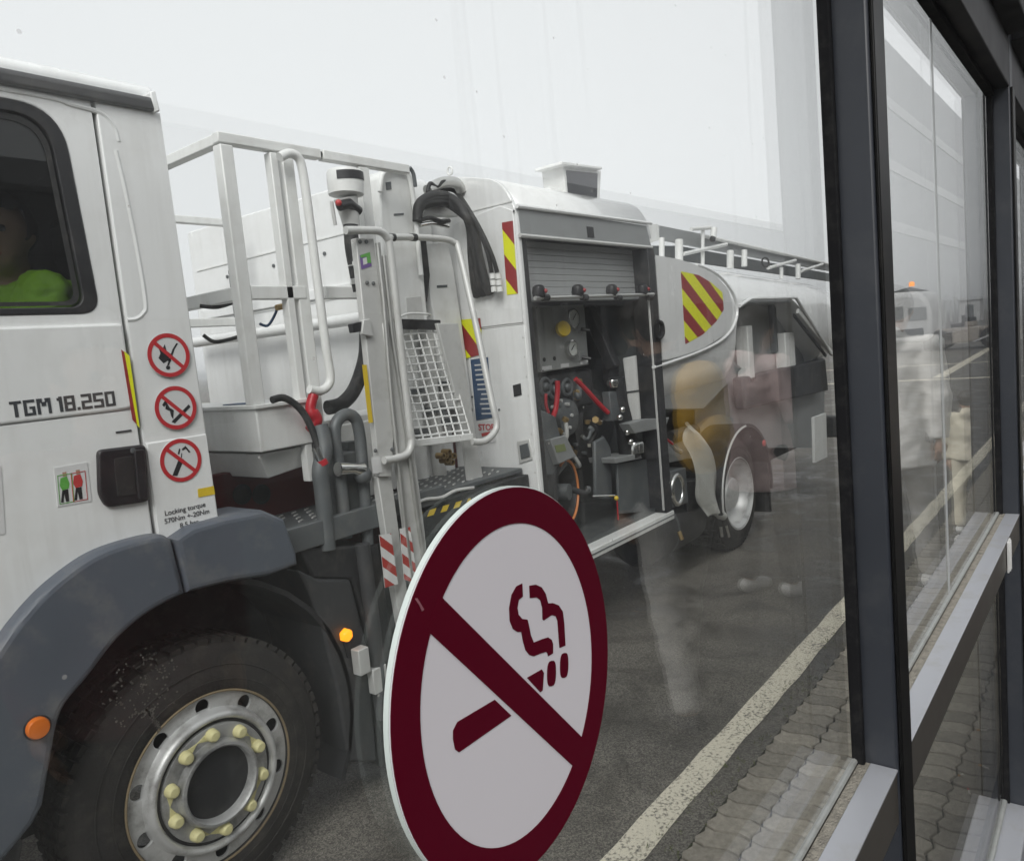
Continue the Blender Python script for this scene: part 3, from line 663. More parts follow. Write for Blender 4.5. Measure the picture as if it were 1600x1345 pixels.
plate('door_lower_panel', [lowp], 2.5055, .012, 'white_paint', dr_, .005)
# black window frame, glass, inner bars
win_i = rounded([(.255, 2.128), (1.074, 2.128), (1.046, 2.69), (.255, 2.69)], [.03, .045, .10, .03], 8)
plate('window_frame', [[(a, b) for a, b in win], win_i], 2.508, .03, 'black_plastic', dr_, .004)
plate('window_pane', [win_i], 2.520, .004, 'cab_glass', dr_, smooth=False)
plate('window_seal', [rounded([(.262, 2.134), (1.067, 2.134), (1.040, 2.684), (.262, 2.684)], [.03, .045, .10, .03], 8), rounded([(.275, 2.146), (1.052, 2.146), (1.026, 2.668), (.275, 2.668)], [.03, .04, .09, .03], 8)], 2.517, .003, 'black_rubber', dr_)
# lettering, stickers and handle on the door
def up_shift(s): return s
tx = S(97, 634).x
# blocky type lettering, each character cut from bars on a 4 x 6 grid
GL = {'T': [(0,5,4,6),(1.4,0,2.6,5)], 'G': [(0,0,1.1,6),(1.1,5,4,6),(1.1,0,4,1),(2.9,1,4,3.4),(2,2.5,2.9,3.4)], 'M': [(0,0,1.1,6),(3.9,0,5,6),(1.1,4.4,2.0,6),(3.0,4.4,3.9,6),(1.7,3,3.3,4.6)],
      '1': [(.7,0,1.9,6),(0,4.4,.7,5.5)], '8': [(0,0,1.1,6),(2.9,0,4,6),(1.1,5,2.9,6),(1.1,2.6,2.9,3.5),(1.1,0,2.9,1)], '.': [(0,0,1.1,1.1)],
      '2': [(0,5,4,6),(2.9,3.4,4,5),(0,2.5,4,3.4),(0,1,1.1,2.5),(0,0,4,1)], '5': [(0,5,4,6),(0,3.4,1.1,5),(0,2.5,4,3.4),(2.9,1,4,2.5),(0,0,4,1)], '0': [(0,0,1.1,6),(2.9,0,4,6),(1.1,5,2.9,6),(1.1,0,2.9,1)]}
def block_text(s, xa, xb, zl, zr, hgt):
    wd = [max(r[2] for r in GL[c]) for c in s]; tot = sum(wd)+.7*(len(s)-1); k = (xb-xa)/tot; x = 0
    for c, w_ in zip(s, wd):
        mb = MB()
        for r in GL[c]:
            q = []
            for u, v in ((r[0], r[1]), (r[2], r[1]), (r[2], r[3]), (r[0], r[3])):
                X = xa+(x+u)*k; q.append((X, 2.4985, zl+(zr-zl)*(X-xa)/(xb-xa)+v/6*hgt))
            mb.prism(q, (0, .0015, 0))
        obj('letter', mb, 'letter_grey', dr_); x += w_+.7
zb_ = ZCR+.018
block_text('TGM', S(17, 650).x, S(81, 643).x, zb_, zb_+.001, .046)
block_text('18.250', S(91, 642).x, S(181, 633).x, zb_+.001, zb_+.002, .046)
p = S(194, 674); obj('small_print', MB().box((p.x-.025, 2.5028, p.z-.003), (p.x+.025, 2.5034, p.z+.003)), 'letter_grey', dr_)
hp = rounded(pxl([(151, 703), (226, 694), (232, 783), (165, 793), (153, 772)]), .018, 4)
plate('door_handle', [hp], 2.488, .03, 'black_plastic', dr_, .008)
plate('handle_recess', [rounded(pxl([(175, 716), (206, 712), (211, 772), (181, 776)]), .008, 3)], 2.4865, .004, 'black_rubber', dr_, .001)
plate('handle_grip', [rounded(pxl([(205, 703), (221, 701), (227, 779), (212, 781)]), .008, 3)], 2.478, .012, 'black_plastic', dr_, .004)
plate('handle_lock', [circ(*[(S(205, 704).x), S(205, 704).z], .009, 20)], 2.484, .005, 'steel_grey', dr_, .001)
st = plate('safety_sticker', [pxl([(85, 731), (137, 722), (144, 783), (91, 792)])], 2.5035, .002, 'sign_white', tk)
for nm, px0, col in (('green_figure', 101, 'label_green'), ('red_figure', 122, 'label_red')):
    b = lambda pts: pxl([(px0+a, 757+c-(px0-101)*.17) for a, c in pts])
    plate(nm, [b([(-6, -10), (4, -13), (8, -2), (7, 6), (-3, 9), (-7, 2)])], 2.5026, .0008, col, st, smooth=False)
    plate('figure_head', [b([(-3, -19), (3, -20), (4, -14), (-2, -12)])], 2.5026, .0008, 'skin', st, smooth=False)
    plate('figure_legs', [b([(-3, 9), (6, 7), (8, 26), (3, 27), (0, 14), (-1, 28), (-5, 28)])], 2.5026, .0008, 'sign_black', st, smooth=False)
    plate('frame_line', [b([(-11, -14), (12, -18), (16, 27), (-7, 31)]), b([(-10, -13), (11, -16.8), (15, 26), (-6, 30)])], 2.5024, .0006, col, st, smooth=False)
plate('white_notice', [pxl([(-40, 735), (2, 728), (9, 834), (-40, 842)])], 2.5035, .002, 'sign_white', tk)
rp = pxl([(188, 546), (197, 552), (218, 668), (210, 662)])
ry = plate('reflector_strip', [pxl([(189, 546), (194, 550), (215, 664), (207, 656)])], 2.499, .0015, 'hazard_red', tk, smooth=False)
plate('yellow_half', [pxl([(194, 549), (202, 556), (218, 669), (214, 664)])], 2.4985, .0015, 'hazard_yellow', ry, smooth=False)
# rear corner of the cab
rear = [(DG1, 2.765), (DG1, fend_z(DG1)-.06), (1.30, fend_z(1.30)-.06), (1.418, fend_z(1.418)-.06), (1.405, 2.765)]
rp_ = plate('cab_corner_panel', [rear], 2.508, .05, 'white_paint', tk, .006)
zlo = S(290, 683).z
plate('corner_lower_panel', [[(DG1+.003, zlo), (DG1+.003, fend_z(DG1)-.03), (1.414, fend_z(1.414)-.03), (1.411, zlo)]], 2.502, .012, 'white_paint', rp_, .005)
# pressed bead that runs round the window recess
bead = [(1.197, 2.085), (1.225, 2.087), (1.252, 2.105), (1.265, 2.14), (1.262, 2.3), (1.250, 2.5), (1.238, 2.62)]
obj('pressed_bead', MB().tube(smooth_path([(a, 2.5145, b) for a, b in bead], 5), [.010]*7*5 and [.010]*(6*5+1), 8), 'white_paint', rp_, smooth=True)
bead2 = [(.30, 2.742), (1.0, 2.752), (1.12, 2.742), (1.19, 2.735), (1.225, 2.72), (1.245, 2.69), (1.252, 2.65)]
obj('pressed_bead', MB().tube(smooth_path([(a, 2.5140, b) for a, b in bead2], 5), .009, 8), 'white_paint', rp_, smooth=True)
# prohibition signs
def proh(px, py, ri, lab, syms):
    c = S(px, py); r = .074
    d = plate('prohibition_sign', [circ(c.x, c.z, r, 48)], 2.5005, .0015, 'sign_white', tk, smooth=False); d['label'] = lab
    plate('symbol', [[(c.x+a*r, c.z+b*r) for a, b in lp] for lp in syms], 2.4998, .0006, 'sign_black', d, smooth=False)
    plate('red_ring', [circ(c.x, c.z, r*.985, 48), circ(c.x, c.z, r*.80, 48)], 2.4992, .0006, 'sign_red', d, smooth=False)
    nv = (math.sin(.785), math.cos(.785)); k = nv[0]*c.x+nv[1]*c.z
    plate('red_slash', [clip(clip(circ(c.x, c.z, r*.83, 48), nv, k-r*.085), (-nv[0], -nv[1]), -(k+r*.085))], 2.4989, .0006, 'sign_red', d, smooth=False)
proh(264, 555, 0, 'no open flame sign, burning match crossed out in red', [[(-.45,.45),(-.3,.25),(-.12,.5),(-.08,.2),(.1,.05),(-.02,-.1),(.08,-.3),(-.1,-.25),(-.3,-.35),(-.5,-.1),(-.38,.1)], [(-.08,-.5),(.3,.25),(.5,.5),(.42,.52),(.2,.25),(-.15,-.45)], circ(-.12,-.55,.1,12)])
proh(275, 637, 0, 'no smoking sign with a crossed out cigarette on the cab', [[(-.3,-.6),(.62,.08),(.7,-.04),(-.15,-.7)], [(-.62,.2),(-.45,.4),(-.38,.25),(-.3,.05),(-.12,-.1),(-.2,-.5),(-.28,-.35),(-.3,-.12),(-.5,0),(-.45,.18),(-.55,.1)]])
proh(283, 719, 0, 'no mobile phone sign with a crossed out handset', [[(-.5,-.62),(-.28,-.68),(.14,.02),(-.08,.12)], [(.05,.1),(.1,.3),(.06,.32),(0,.12)], [(.1,.5),(.3,.62),(.5,.3),(.42,.28),(.3,.48),(.14,.42)], [(-.12,.3),(-.02,.55),(.04,.52),(-.04,.28)]])
plate('yellow_label', [pxl([(309, 764), (334, 759), (336, 772), (310, 777)])], 2.5, .001, 'label_yellow', tk, smooth=False)
for i, s in enumerate(('Locking torque', '570Nm +-20Nm', '8.5 bar')):
    c = S(290+i*3, 795+i*11.5); text_on_side('lettering', s, c.x, c.z, 2.5008, .024, 'letter_grey', rp_, ext=.0006)

# ---- wheel arch trim
F_IN = pxl([(466, 883), (420, 900), (357, 910), (294, 927), (235, 956), (185, 998), (139, 1057), (97, 1112), (80, 1190), (68, 1258)], 2.45)
def smooth2(pts, n=5): return [(v.x, v.z) for v in smooth_path([(a, 0, b) for a, b in pts], n)]
front_part = [p for p in F_OUT if p[0] <= S(269, 843, 2.45).x]
jx = S(269, 843, 2.45)
arch = F_OUT[:6]+[(jx.x, jx.z)]
arch_in = [tuple((S(290, 927, 2.45).x, S(290, 927, 2.45).z))]+F_IN[4:]
fr_ = plate('wheel_arch', [smooth2([(.40, .55), (.47, .90), (.58, 1.06)]+arch)+smooth2(arch_in)+[(.70, .66), (.62, .60)]], 2.445, .20, 'grey_plastic', tk, .022)
arch2 = [(jx.x+.006, jx.z)]+F_OUT[6:]+[F_IN[0]]+F_IN[1:3]+[(S(290, 927, 2.45).x+.006, S(290, 927, 2.45).z)]
plate('wheel_arch_rear', [arch2], 2.445, .26, 'grey_plastic', tk, .022)
# liner over the tyre
lin = MB(); vs = []
for k in range(21):
    a = math.radians(200-k*11.5); 
    for r, y in ((.66, 2.56), (.66, 3.0), (.68, 3.0), (.68, 2.56)): vs.append((1.26+r*math.cos(a), y, WZ+.02+r*math.sin(a)))
for k in range(20):
    for j in range(4): lin.f.append([4*k+j, 4*k+(j+1) % 4, 4*k+4+(j+1) % 4, 4*k+4+j])
lin.v = [Vector(v) for v in vs]
obj('arch_liner', lin, 'chassis_black', tk, smooth=True)
obj('wheel_well', MB().box((.45, 3.0, .35), (1.95, 3.05, 1.2)), 'chassis_black', tk)
il = obj('indicator_base', MB().lathe(S(58, 1136, 2.445), (0, -1, 0), [(0, .036), (.006, .036), (.008, .033)], 28), 'black_plastic', tk, smooth=True)
obj('indicator_lens', MB().lathe(S(58, 1136, 2.438), (0, -1, 0), [(0, .031), (.012, .031), (.018, .027), (.020, .012), (.020, 0)], 28), 'orange_lens', il, smooth=True)
# lower valance ahead of the wheel and step
obj('bumper_side', MB().prism([(a, 2.47, b) for a, b in [(.02, .35), (.60, .35), (.68, .62), (.42, .66), (.38, .9), (.02, .9)]], (0, .3, 0)), 'chassis_black', tk, .02)
# rear mudguard with side marker
mg = obj('mudguard', MB().prism([(p.x, 2.56, p.z) for p in (S(466, 890, 2.56), S(498, 905, 2.56), S(548, 905, 2.56), S(575, 1010, 2.56), S(590, 1190, 2.56), S(545, 1190, 2.56), S(528, 1080, 2.56), S(505, 985, 2.56), S(484, 925, 2.56))], (0, .42, 0)), 'dark_plastic', tk, .012)
c = S(541, 992, 2.545)
obj('marker_light', MB().lathe(c, (0, -1, 0), [(-.012, .03), (0, .03), (.014, .026), (.020, .014), (.021, 0)], 6), 'orange_lit', mg, smooth=False, bevel=.004)
obj('marker_bracket', MB().prism([(c.x-.012, 2.55, c.z-.03), (c.x+.012, 2.55, c.z-.03), (c.x, 2.55, c.z-.10)], (0, .01, 0)), 'black_plastic', mg)

# ---- wheels
def wheel(cx, cz, yf, nuts, front=True):
    ty = obj('wheel', MB().lathe((cx, yf, cz), (0, 1, 0), [(.012, .30), (.0, .315), (.006, .36), (.022, .42), (.030, .445), (.045, .466), (.07, .476), (.15, .478), (.23, .476), (.255, .466), (.28, .43), (.29, .36), (.29, .30)], 72, cap=False), 'tyre_rubber', tk, smooth=True, angle=60)
    tr = MB()
    for k in range(60):                                    # tread blocks on the shoulder
        a = 2*math.pi*k/60; t = Vector((-math.sin(a), 0, math.cos(a))); r_ = Vector((math.cos(a), 0, math.sin(a)))
        for y0, y1, r0, r1 in ((.044, .10, .462, .486), (.115, .19, .470, .487), (.205, .258, .462, .486)):
            p = Vector((cx, yf, cz))
            tr.add([p+r_*rr+t*tt+Vector((0, yy, 0)) for rr in (r0, r1) for tt, yy in ((-.017, y0), (.017, y0+.006), (.017, y1), (-.017, y1-.006))], [(0,1,2,3),(4,7,6,5),(0,4,5,1),(1,5,6,2),(2,6,7,3),(3,7,4,0)])
    props(obj('tyre_tread', tr, 'tyre_rubber', ty), kind='stuff')
    obj('sidewall_rib', MB().tube([Vector((cx+.395*math.cos(a), yf+.0135, cz+.395*math.sin(a))) for a in [2*math.pi*k/72 for k in range(72)]], .003, 6, closed=True).tube([Vector((cx+.345*math.cos(a), yf+.004, cz+.345*math.sin(a))) for a in [2*math.pi*k/72 for k in range(72)]], .003, 6, closed=True), 'tyre_rubber', ty, smooth=True)
    obj('rim_edge', MB().tube([Vector((cx+.306*math.cos(a), yf+.003, cz+.306*math.sin(a))) for a in [2*math.pi*k/72 for k in range(72)]], .0045, 8, closed=True), 'rim_brown' if front else 'alu_dull', ty, smooth=True)
    if front:
        obj('rim_barrel', MB().lathe((cx, yf, cz), (0, 1, 0), [(.002, .306), (.010, .302), (.02, .298), (.06, .292), (.20, .285)], 56, cap=False), 'chassis_black', ty, smooth=True)
        # disc with hand holes: outline plate with ten holes, then the raised hub ring
        holes = [circ(cx+.266*math.cos(a), cz+.266*math.sin(a), .026, 20) for a in [2*math.pi*(k+.5)/10 for k in range(10)]]
        plate('rim_disc', [circ(cx, cz, .301, 72)]+holes, yf+.014, .012, 'rim_silver', ty, .002)
        obj('rim_step', MB().lathe((cx, yf, cz), (0, -1, 0), [(-.024, .252), (-.012, .249), (.010, .243), (.024, .236), (.029, .228), (.026, .219), (.010, .212), (.0, .210)], 72, cap=False), 'rim_silver', ty, smooth=True, angle=70)
        obj('wheel_dirt_ring', MB().lathe((cx, yf, cz), (0, -1, 0), [(.001, .212), (.010, .211), (.011, .203), (.008, .200)], 72, cap=False), 'black_rubber', ty, smooth=True)
        obj('hub_face', MB().lathe((cx, yf, cz), (0, -1, 0), [(.006, .202), (.016, .199), (.018, .195), (.018, .150), (.040, .146), (.050, .141), (.052, .132), (.046, .126), (-.03, .122)], 72, cap=False), 'hub_silver', ty, smooth=True, angle=50)
        obj('hub_cap', MB().lathe((cx, yf, cz), (0, -1, 0), [(.010, .125), (.014, .10), (.022, .07), (.024, .02), (.024, 0)], 48, cap=False), 'chassis_black', ty, smooth=True)
        for k in range(10):
            a = math.radians(18+36*k); p = Vector((cx+.172*math.cos(a), yf-.017, cz+.172*math.sin(a)))
            sgn = 1 if k % 2 == 0 else -1; tan = Vector((-math.sin(a), 0, math.cos(a)))*sgn; tan = (tan*.95-Vector((math.cos(a), 0, math.sin(a)))*.12).normalized(); sd = Vector((tan.z, 0, -tan.x))
            nb = MB().lathe(p, (0, -1, 0), [(0, .0235), (.003, .0225), (.026, .0200), (.032, .0145), (.033, 0)], 16)
            nb.prism([p+sd*.019+Vector((0, -.004, 0)), p+tan*.054+Vector((0, -.004, 0)), p-sd*.019+Vector((0, -.004, 0))], (0, .004, 0))
            obj('wheel_nut_indicator', nb, 'nut_yellow', ty, smooth=True)
    else:
        obj('rim_dish', MB().lathe((cx, yf, cz), (0, 1, 0), [(.004, .296), (.02, .285), (.03, .268), (.13, .255), (.15, .235), (.155, .18), (.12, .15), (.06, .13), (.05, .11), (.05, 0)], 56, cap=False), 'rim_silver', ty, smooth=True)
        for k in range(10):
            a = 2*math.pi*k/10; obj('wheel_nut', MB().lathe((cx+.165*math.cos(a), yf+.14, cz+.165*math.sin(a)), (0, -1, 0), [(0, .016), (.03, .015), (.034, 0)], 8), 'rim_silver', ty)
    return ty
wheel(TX, WZ, 2.505, True, True)
RWX, RWZ = 6.20, .478
for y in (2.58, 2.90, 4.58, 4.25): wheel(RWX, RWZ, y, False, False)
wheel(TX, WZ, 4.6, False, False)

# ---- chassis
ch = obj('chassis_rail', MB().box((-.1, 3.28, .78), (9.3, 3.36, 1.05)), 'chassis_red', tk, .006)
obj('chassis_rail', MB().box((-.1, 4.14, .78), (9.3, 4.22, 1.05)), 'chassis_red', tk, .006)
obj('underbody', MB().box((-.05, 3.1, .52), (1.2, 4.4, 1.0)).box((2.2, 3.36, .55), (9.0, 4.14, .8)), 'chassis_black', tk, .02)
for x_, r_ in ((TX, .07), (6.2, .1)): obj('axle', MB().tube([(x_, 2.7, .48), (x_, 4.8, .48)], r_, 12), 'chassis_black', tk, smooth=True)
# dark red apron behind the cab with two round vents
ap = obj('red_apron', MB().box((1.62, 3.05, .98), (3.25, 3.10, 1.46)), 'chassis_red', tk, .006)
for px in (408, 378): obj('vent_hole', MB().lathe(SX(px, 772, 1.0)*0+S(px, 772, 3.048), (0, -1, 0), [(0, .045), (.006, .045), (.006, .035), (.001, .034), (.001, 0)], 20, ), 'chassis_black', ap, smooth=True)
# step frame and deck plate behind the front wheel
dk = obj('step_frame', MB().box((1.72, 2.56, 1.16), (2.62, 2.60, 1.26)).box((1.72, 2.60, 1.20), (3.28, 3.05, 1.225)), 'steel_grey', tk, .004)
tread = MB()
for i in range(18):
    for j in range(6):
        x, y = 1.95+i*.07+(j % 2)*.035, 2.66+j*.065
        tread.bar((x-.015, y-.008, 1.228), (x+.015, y+.008, 1.228), .008, .005)
props(obj('tread_ribs', tread, 'alu_dull', dk), kind='stuff')
obj('side_skirt', MB().prism([(p.x, 2.575, p.z) for p in (S(468, 858, 2.575), S(592, 850, 2.575), S(622, 1060, 2.575), S(640, 1200, 2.575), S(600, 1200, 2.575), S(580, 1010, 2.575), S(552, 905, 2.575), S(490, 903, 2.575))], (0, .30, 0)), 'chassis_black', tk, .01)
obj('drop_pipe', MB().tube([S(566, 850, 2.53), S(584, 985, 2.53), S(598, 1120, 2.53)], .032, 14), 'dark_plastic', tk, smooth=True)
obj('pipe_bracket', MB().box(S(563, 1046, 2.50)-Vector((0, 0, .03)), S(577, 1020, 2.50)+Vector((0, .05, .03))).box(S(585, 1072, 2.5)-Vector((0, 0, .04)), S(604, 1040, 2.5)+Vector((0, .04, .01))), 'alu_dull', tk, .004)
# ---- lifting platform behind the cab
PY = 2.7
c0 = S(381, 440, PY); PX = c0.x
zt = S(355, 215, PY).z; zm = 2.195
pl = obj('lifting_platform', MB().box((PX-.02, PY, 1.56), (2.02, 4.25, 1.75)), 'white_steel', tk, .006)
ub = MB().prism([(PX+.0, PY+.05, 1.55), (PX+.05, PY+.08, 1.44), (2.0, PY+.08, 1.46), (2.02, PY+.03, 1.55)], (0, 1.3, 0))
obj('platform_underside', ub, 'white_steel', pl, .004)
obj('platform_lip', MB().box((PX-.03, PY-.012, 1.735), (2.03, 4.26, 1.752)), 'white_steel', pl, .003)
obj('corner_post', MB().box((PX-.028, PY, 1.75), (PX+.028, PY+.055, zt-.026)), 'white_steel', pl, .005)
def rail(a, b, wd=.045, ht=.042): return obj('rail', MB().bar(a, b, wd, ht), 'white_steel', pl, .005)
xr = S(641, 263, PY).x
rail((PX-.03, PY+.025, zt), (2.22, PY+.025, zt)); rail((2.232, PY+.025, zt), (xr, PY+.025, zt))
obj('rail_joint', MB().tube([(2.215, PY+.025, zt+.002), (2.237, PY+.025, zt+.002)], .016, 10), 'black_rubber', pl)
rail((PX, PY+.05, zt), (PX, 4.22, zt))
rail((PX+.03, PY+.025, zm), (2.06, PY+.025, zm), .04, .055); rail((2.16, PY+.025, zm), (2.52, PY+.025, zm), .04, .055)
rail((PX, PY+.06, zm), (PX, 4.22, zm), .04, .055)
for y in (3.6, 4.2): obj('post', MB().box((PX-.022, y, 1.75), (PX+.022, y+.045, zt-.024)), 'white_steel', pl, .004)
rail((PX, 4.22, zt-.002), (xr, 4.22, zt-.002)); rail((PX, 4.22, zm), (xr, 4.22, zm), .04, .05)
for x in (2.25, 2.7): obj('post', MB().box((x-.022, 4.2, 1.75), (x+.022, 4.245, zt-.024)), 'white_steel', pl, .004)
x2 = S(452, 400, PY).x
obj('gate_post', MB().box((x2-.03, PY+.005, 1.40), (x2+.005, PY+.05, zt-.026)), 'white_steel', pl, .004)
obj('gate_post', MB().box((x2+.03, PY+.008, 1.40), (x2+.085, PY+.055, zt-.03)), 'white_steel', pl, .004)
obj('grab_tube', MB().tube(smooth_path([S(437, 246, 2.66), S(452, 240, 2.66), S(466, 247, 2.66), S(473, 268, 2.66), S(482, 330, 2.66), S(496, 440, 2.66), S(509, 540, 2.66), S(516, 585, 2.66), S(513, 602, 2.66), S(500, 611, 2.66), S(483, 608, 2.66)], 5), .019, 12), 'white_steel', pl, smooth=True)
p3 = S(585, 400, PY).x
obj('end_post', MB().box((p3-.03, PY+.005, 1.45), (p3+.03, PY+.055, zt-.026)), 'white_steel', pl, .004)
# small parts hung on the platform rails
obj('cable', MB().tube(smooth_path([S(312, 478, 2.95), S(340, 480, 2.92), S(372, 470, 2.9)], 4), .008, 8), 'black_rubber', pl, smooth=True)
obj('cable', MB().tube(smooth_path([S(318, 524, 2.95), S(335, 534, 2.92), S(360, 530, 2.9), S(384, 522, 2.9)], 4), .008, 8), 'black_rubber', pl, smooth=True)
obj('cable', MB().tube(smooth_path([S(406, 506, 2.8), S(418, 509, 2.8), S(428, 495, 2.8), S(434, 480, 2.78)], 4), .006, 8), 'label_blue', pl, smooth=True)
obj('cable_gland', MB().tube([S(432, 481, 2.77), S(440, 479, 2.77), S(452, 480, 2.77)], .013, 10), 'brass', pl, smooth=True)
obj('blue_sheet', MB().box((PX+.02, PY+.10, 1.753), (PX+.09, PY+.3, 1.757)), 'label_blue', pl)
# scissor legs that carry the platform
obj('lift_arm', MB().bar((1.85, 3.35, 1.1), (2.7, 3.35, 1.5), .06, .12), 'white_steel', pl, .008)

# ---- bulkhead of the tank behind the platform
bk = obj('front_bulkhead', MB().prism([(2.9, -b, c) for b, c in rounded([(-3.02, 1.1), (-3.02, 2.86), (-5.05, 2.88), (-5.05, 1.1)], [0, .06, .04, 0], 6)], (.30, 0, 0)), 'white_paint', tk, .012)
for z in (2.60, 2.255): obj('bulkhead_seam', MB().box((2.894, 3.03, z), (2.9, 4.98, z+.008)), 'white_steel', bk)
obj('bulkhead_fold', MB().box((2.880, 3.03, 2.27), (2.9, 4.98, 2.33)), 'white_paint', bk, .006)
obj('white_pipe', MB().tube([(2.80, 3.1, 2.12), (2.80, 4.95, 2.12)], .035, 14), 'white_paint', bk, smooth=True)
for y, z in ((4.62, 2.52), (4.1, 2.52), (3.6, 2.52), (3.3, 2.52), (4.4, 2.0), (3.5, 1.75)):
    obj('bolt', MB().lathe((2.9, y, z), (-1, 0, 0), [(0, .012), (.008, .011), (.010, 0)], 8), 'steel_grey', bk)
obj('earth_cable', MB().tube(smooth_path([(2.87, 4.55, 2.55), (2.86, 4.53, 2.2), (2.87, 4.5, 1.9), (2.87, 4.49, 1.6)], 5), .005, 6), 'steel_grey', bk, smooth=True)
obj('sagging_hose', MB().tube(smooth_path([S(512, 637, 2.95), S(535, 630, 2.95), S(555, 606, 2.95), S(570, 560, 2.95), S(572, 520, 2.95)], 5), .035, 12), 'black_rubber', tk, smooth=True)
obj('lower_white_beam', MB().box((2.05, 3.0, 1.52), (2.9, 3.3, 1.62)), 'white_steel', tk, .006)

# ---- hanging fuelling coupling
cy = 2.62
cp = obj('fuelling_coupling', MB().lathe(S(540, 288, cy), (.06, 0, 1), [(-.05, .060), (-.045, .075), (0, .078), (.045, .078), (.055, .072), (.057, 0)], 28), 'white_steel', tk, smooth=True)
a = S(536, 278, cy)
blk = []
for k in range(9):
    t = math.radians(205+k*14); blk.append((math.cos(t), math.sin(t)))
vs = [(S(540, 288, cy).x+.0805*u, cy+.0805*v, a.z-.018+dz) for dz in (0, .036) for u, v in blk]
obj('black_band', MB().add(vs, [(i, i+1, i+10, i+9) for i in range(8)]), 'sign_black', cp, smooth=True)
obj('valve_body', MB().tube([S(540, 310, cy), S(546, 335, cy), S(550, 358, cy)], [.052, .042, .036], 16), 'alu_dull', cp, smooth=True)
obj('valve_clamp', MB().tube([S(530, 322, 2.58), S(545, 318, 2.58), S(560, 330, 2.6)], .022, 10), 'black_plastic', cp, smooth=True)
obj('valve_knob', MB().ball(S(529, 317, 2.57), .014), 'label_red', cp, smooth=True)
obj('lever', MB().tube([S(518, 315, 2.6), S(521, 335, 2.6), S(524, 352, 2.6)], .008, 8), 'alu_dull', cp, smooth=True)
obj('hose_tail', MB().tube(smooth_path([S(548, 352, 2.6), S(550, 385, 2.6), S(556, 420, 2.6), S(563, 455, 2.6)], 4), .032, 14), 'black_rubber', cp, smooth=True)
for t in ((553, 388), (556, 412), (560, 440)): obj('hose_clip', MB().tube([S(*t, 2.6)-Vector((0, 0, .012)), S(*t, 2.6)+Vector((0, 0, .012))], .037, 14), 'chrome', cp, smooth=True)

# ---- access ladder with handrails on the near side
ld = obj('access_ladder', MB().prism([S(x, y, 2.50) for x, y in ((556, 372), (584, 372), (603, 520), (618, 640), (612, 745), (594, 745), (575, 560))], (0, .035, 0)), 'alu_dull', tk, .004)
lb = obj('logo_label', MB().prism([S(x, y, 2.498) for x, y in ((562, 399), (578, 394), (581, 416), (565, 421))], (0, .001, 0)), 'label_purple', ld)
obj('logo_corner', MB().prism([S(x, y, 2.497) for x, y in ((563, 399), (578, 394), (580, 411), (574, 411), (573, 401), (564, 403))], (0, .001, 0)), 'label_green', ld)
obj('logo_square', MB().prism([S(x, y, 2.4965) for x, y in ((567, 404), (573, 402), (574, 412), (568, 414))], (0, .001, 0)), 'sign_white', ld)
for t in ((562, 378), (572, 378), (573, 442), (583, 443), (586, 704), (612, 702)): obj('bolt', MB().lathe(S(*t, 2.5), (0, -1, 0), [(0, .009), (.006, .008), (.008, 0)], 8), 'steel_grey', ld)
obj('yellow_label', MB().prism([S(x, y, 2.4975) for x, y in ((566, 570), (573, 570), (583, 660), (576, 661))], (0, .001, 0)), 'label_yellow', ld)
obj('white_tag', MB().prism([S(x, y, 2.4975) for x, y in ((580, 714), (594, 714), (598, 738), (583, 740))], (0, .001, 0)), 'sign_white', ld)
obj('hinge_latch', MB().prism([S(x, y, 2.48) for x, y in ((568, 500), (578, 498), (584, 526), (566, 522))], (0, .02, 0)), 'alu_dull', ld, .003)
obj('latch_tongue', MB().prism([S(x, y, 2.49) for x, y in ((550, 506), (566, 502), (566, 518), (553, 520))], (0, .03, 0)), 'black_plastic', ld, .003)
obj('left_handrail', MB().tube(smooth_path([S(540, 360, 2.47), S(575, 360, 2.47), S(594, 362, 2.47), S(605, 372, 2.47), S(610, 392, 2.47), S(625, 530, 2.47), S(640, 665, 2.47), S(643, 690, 2.47), S(637, 708, 2.47), S(620, 716, 2.47), S(600, 719, 2.47)], 6), .017, 12), 'alu_dull', ld, smooth=True)
for pth, r in ([(590, 380), (600, 470), (607, 560), (612, 620), (634, 830), (654, 1000)], .011), ([(600, 400), (613, 520), (625, 600), (636, 680), (650, 790), (668, 905)], .012):
    obj('stile_tube', MB().tube([S(x, y, 2.485) for x, y in pth], r, 10), 'aluminium', ld, smooth=True)
obj('stile', MB().prism([S(x, y, 2.495) for x, y in ((598, 505), (622, 505), (650, 720), (664, 830), (672, 915), (648, 918), (634, 800), (612, 620))], (0, .04, 0)), 'alu_dull', ld, .004)
obj('stile', MB().prism([S(x, y, 2.52) for x, y in ((590, 745), (612, 745), (640, 950), (645, 1010), (632, 1010), (610, 880))], (0, .04, 0)), 'alu_dull', ld, .004)
for q, ph in (([(593, 836), (611, 833), (622, 912), (602, 918)], 0), ([(625, 826), (641, 823), (652, 905), (640, 908), (632, 905)], .4)):
    pts = [(S(x, y, 2.478).x, S(x, y, 2.478).z) for x, y in q]
    hb = striped('hazard_board', pts, 2.478, math.radians(-42), .034, 'board_red', 'board_white', ld, phase=ph)
    obj('board_plate', MB().prism([(a, 2.4795, b) for a, b in pts], (0, .003, 0)), 'alu_dull', hb)
obj('right_handrail', MB().tube(smooth_path([S(604, 371, 2.70), S(655, 371, 2.76), S(695, 374, 2.76), S(710, 380, 2.75), S(717, 392, 2.73), S(742, 500, 2.62), S(768, 625, 2.51), S(776, 660, 2.49), S(772, 676, 2.49), S(757, 689, 2.5), S(738, 690, 2.52)], 6), .017, 12), 'alu_dull', ld, smooth=True)
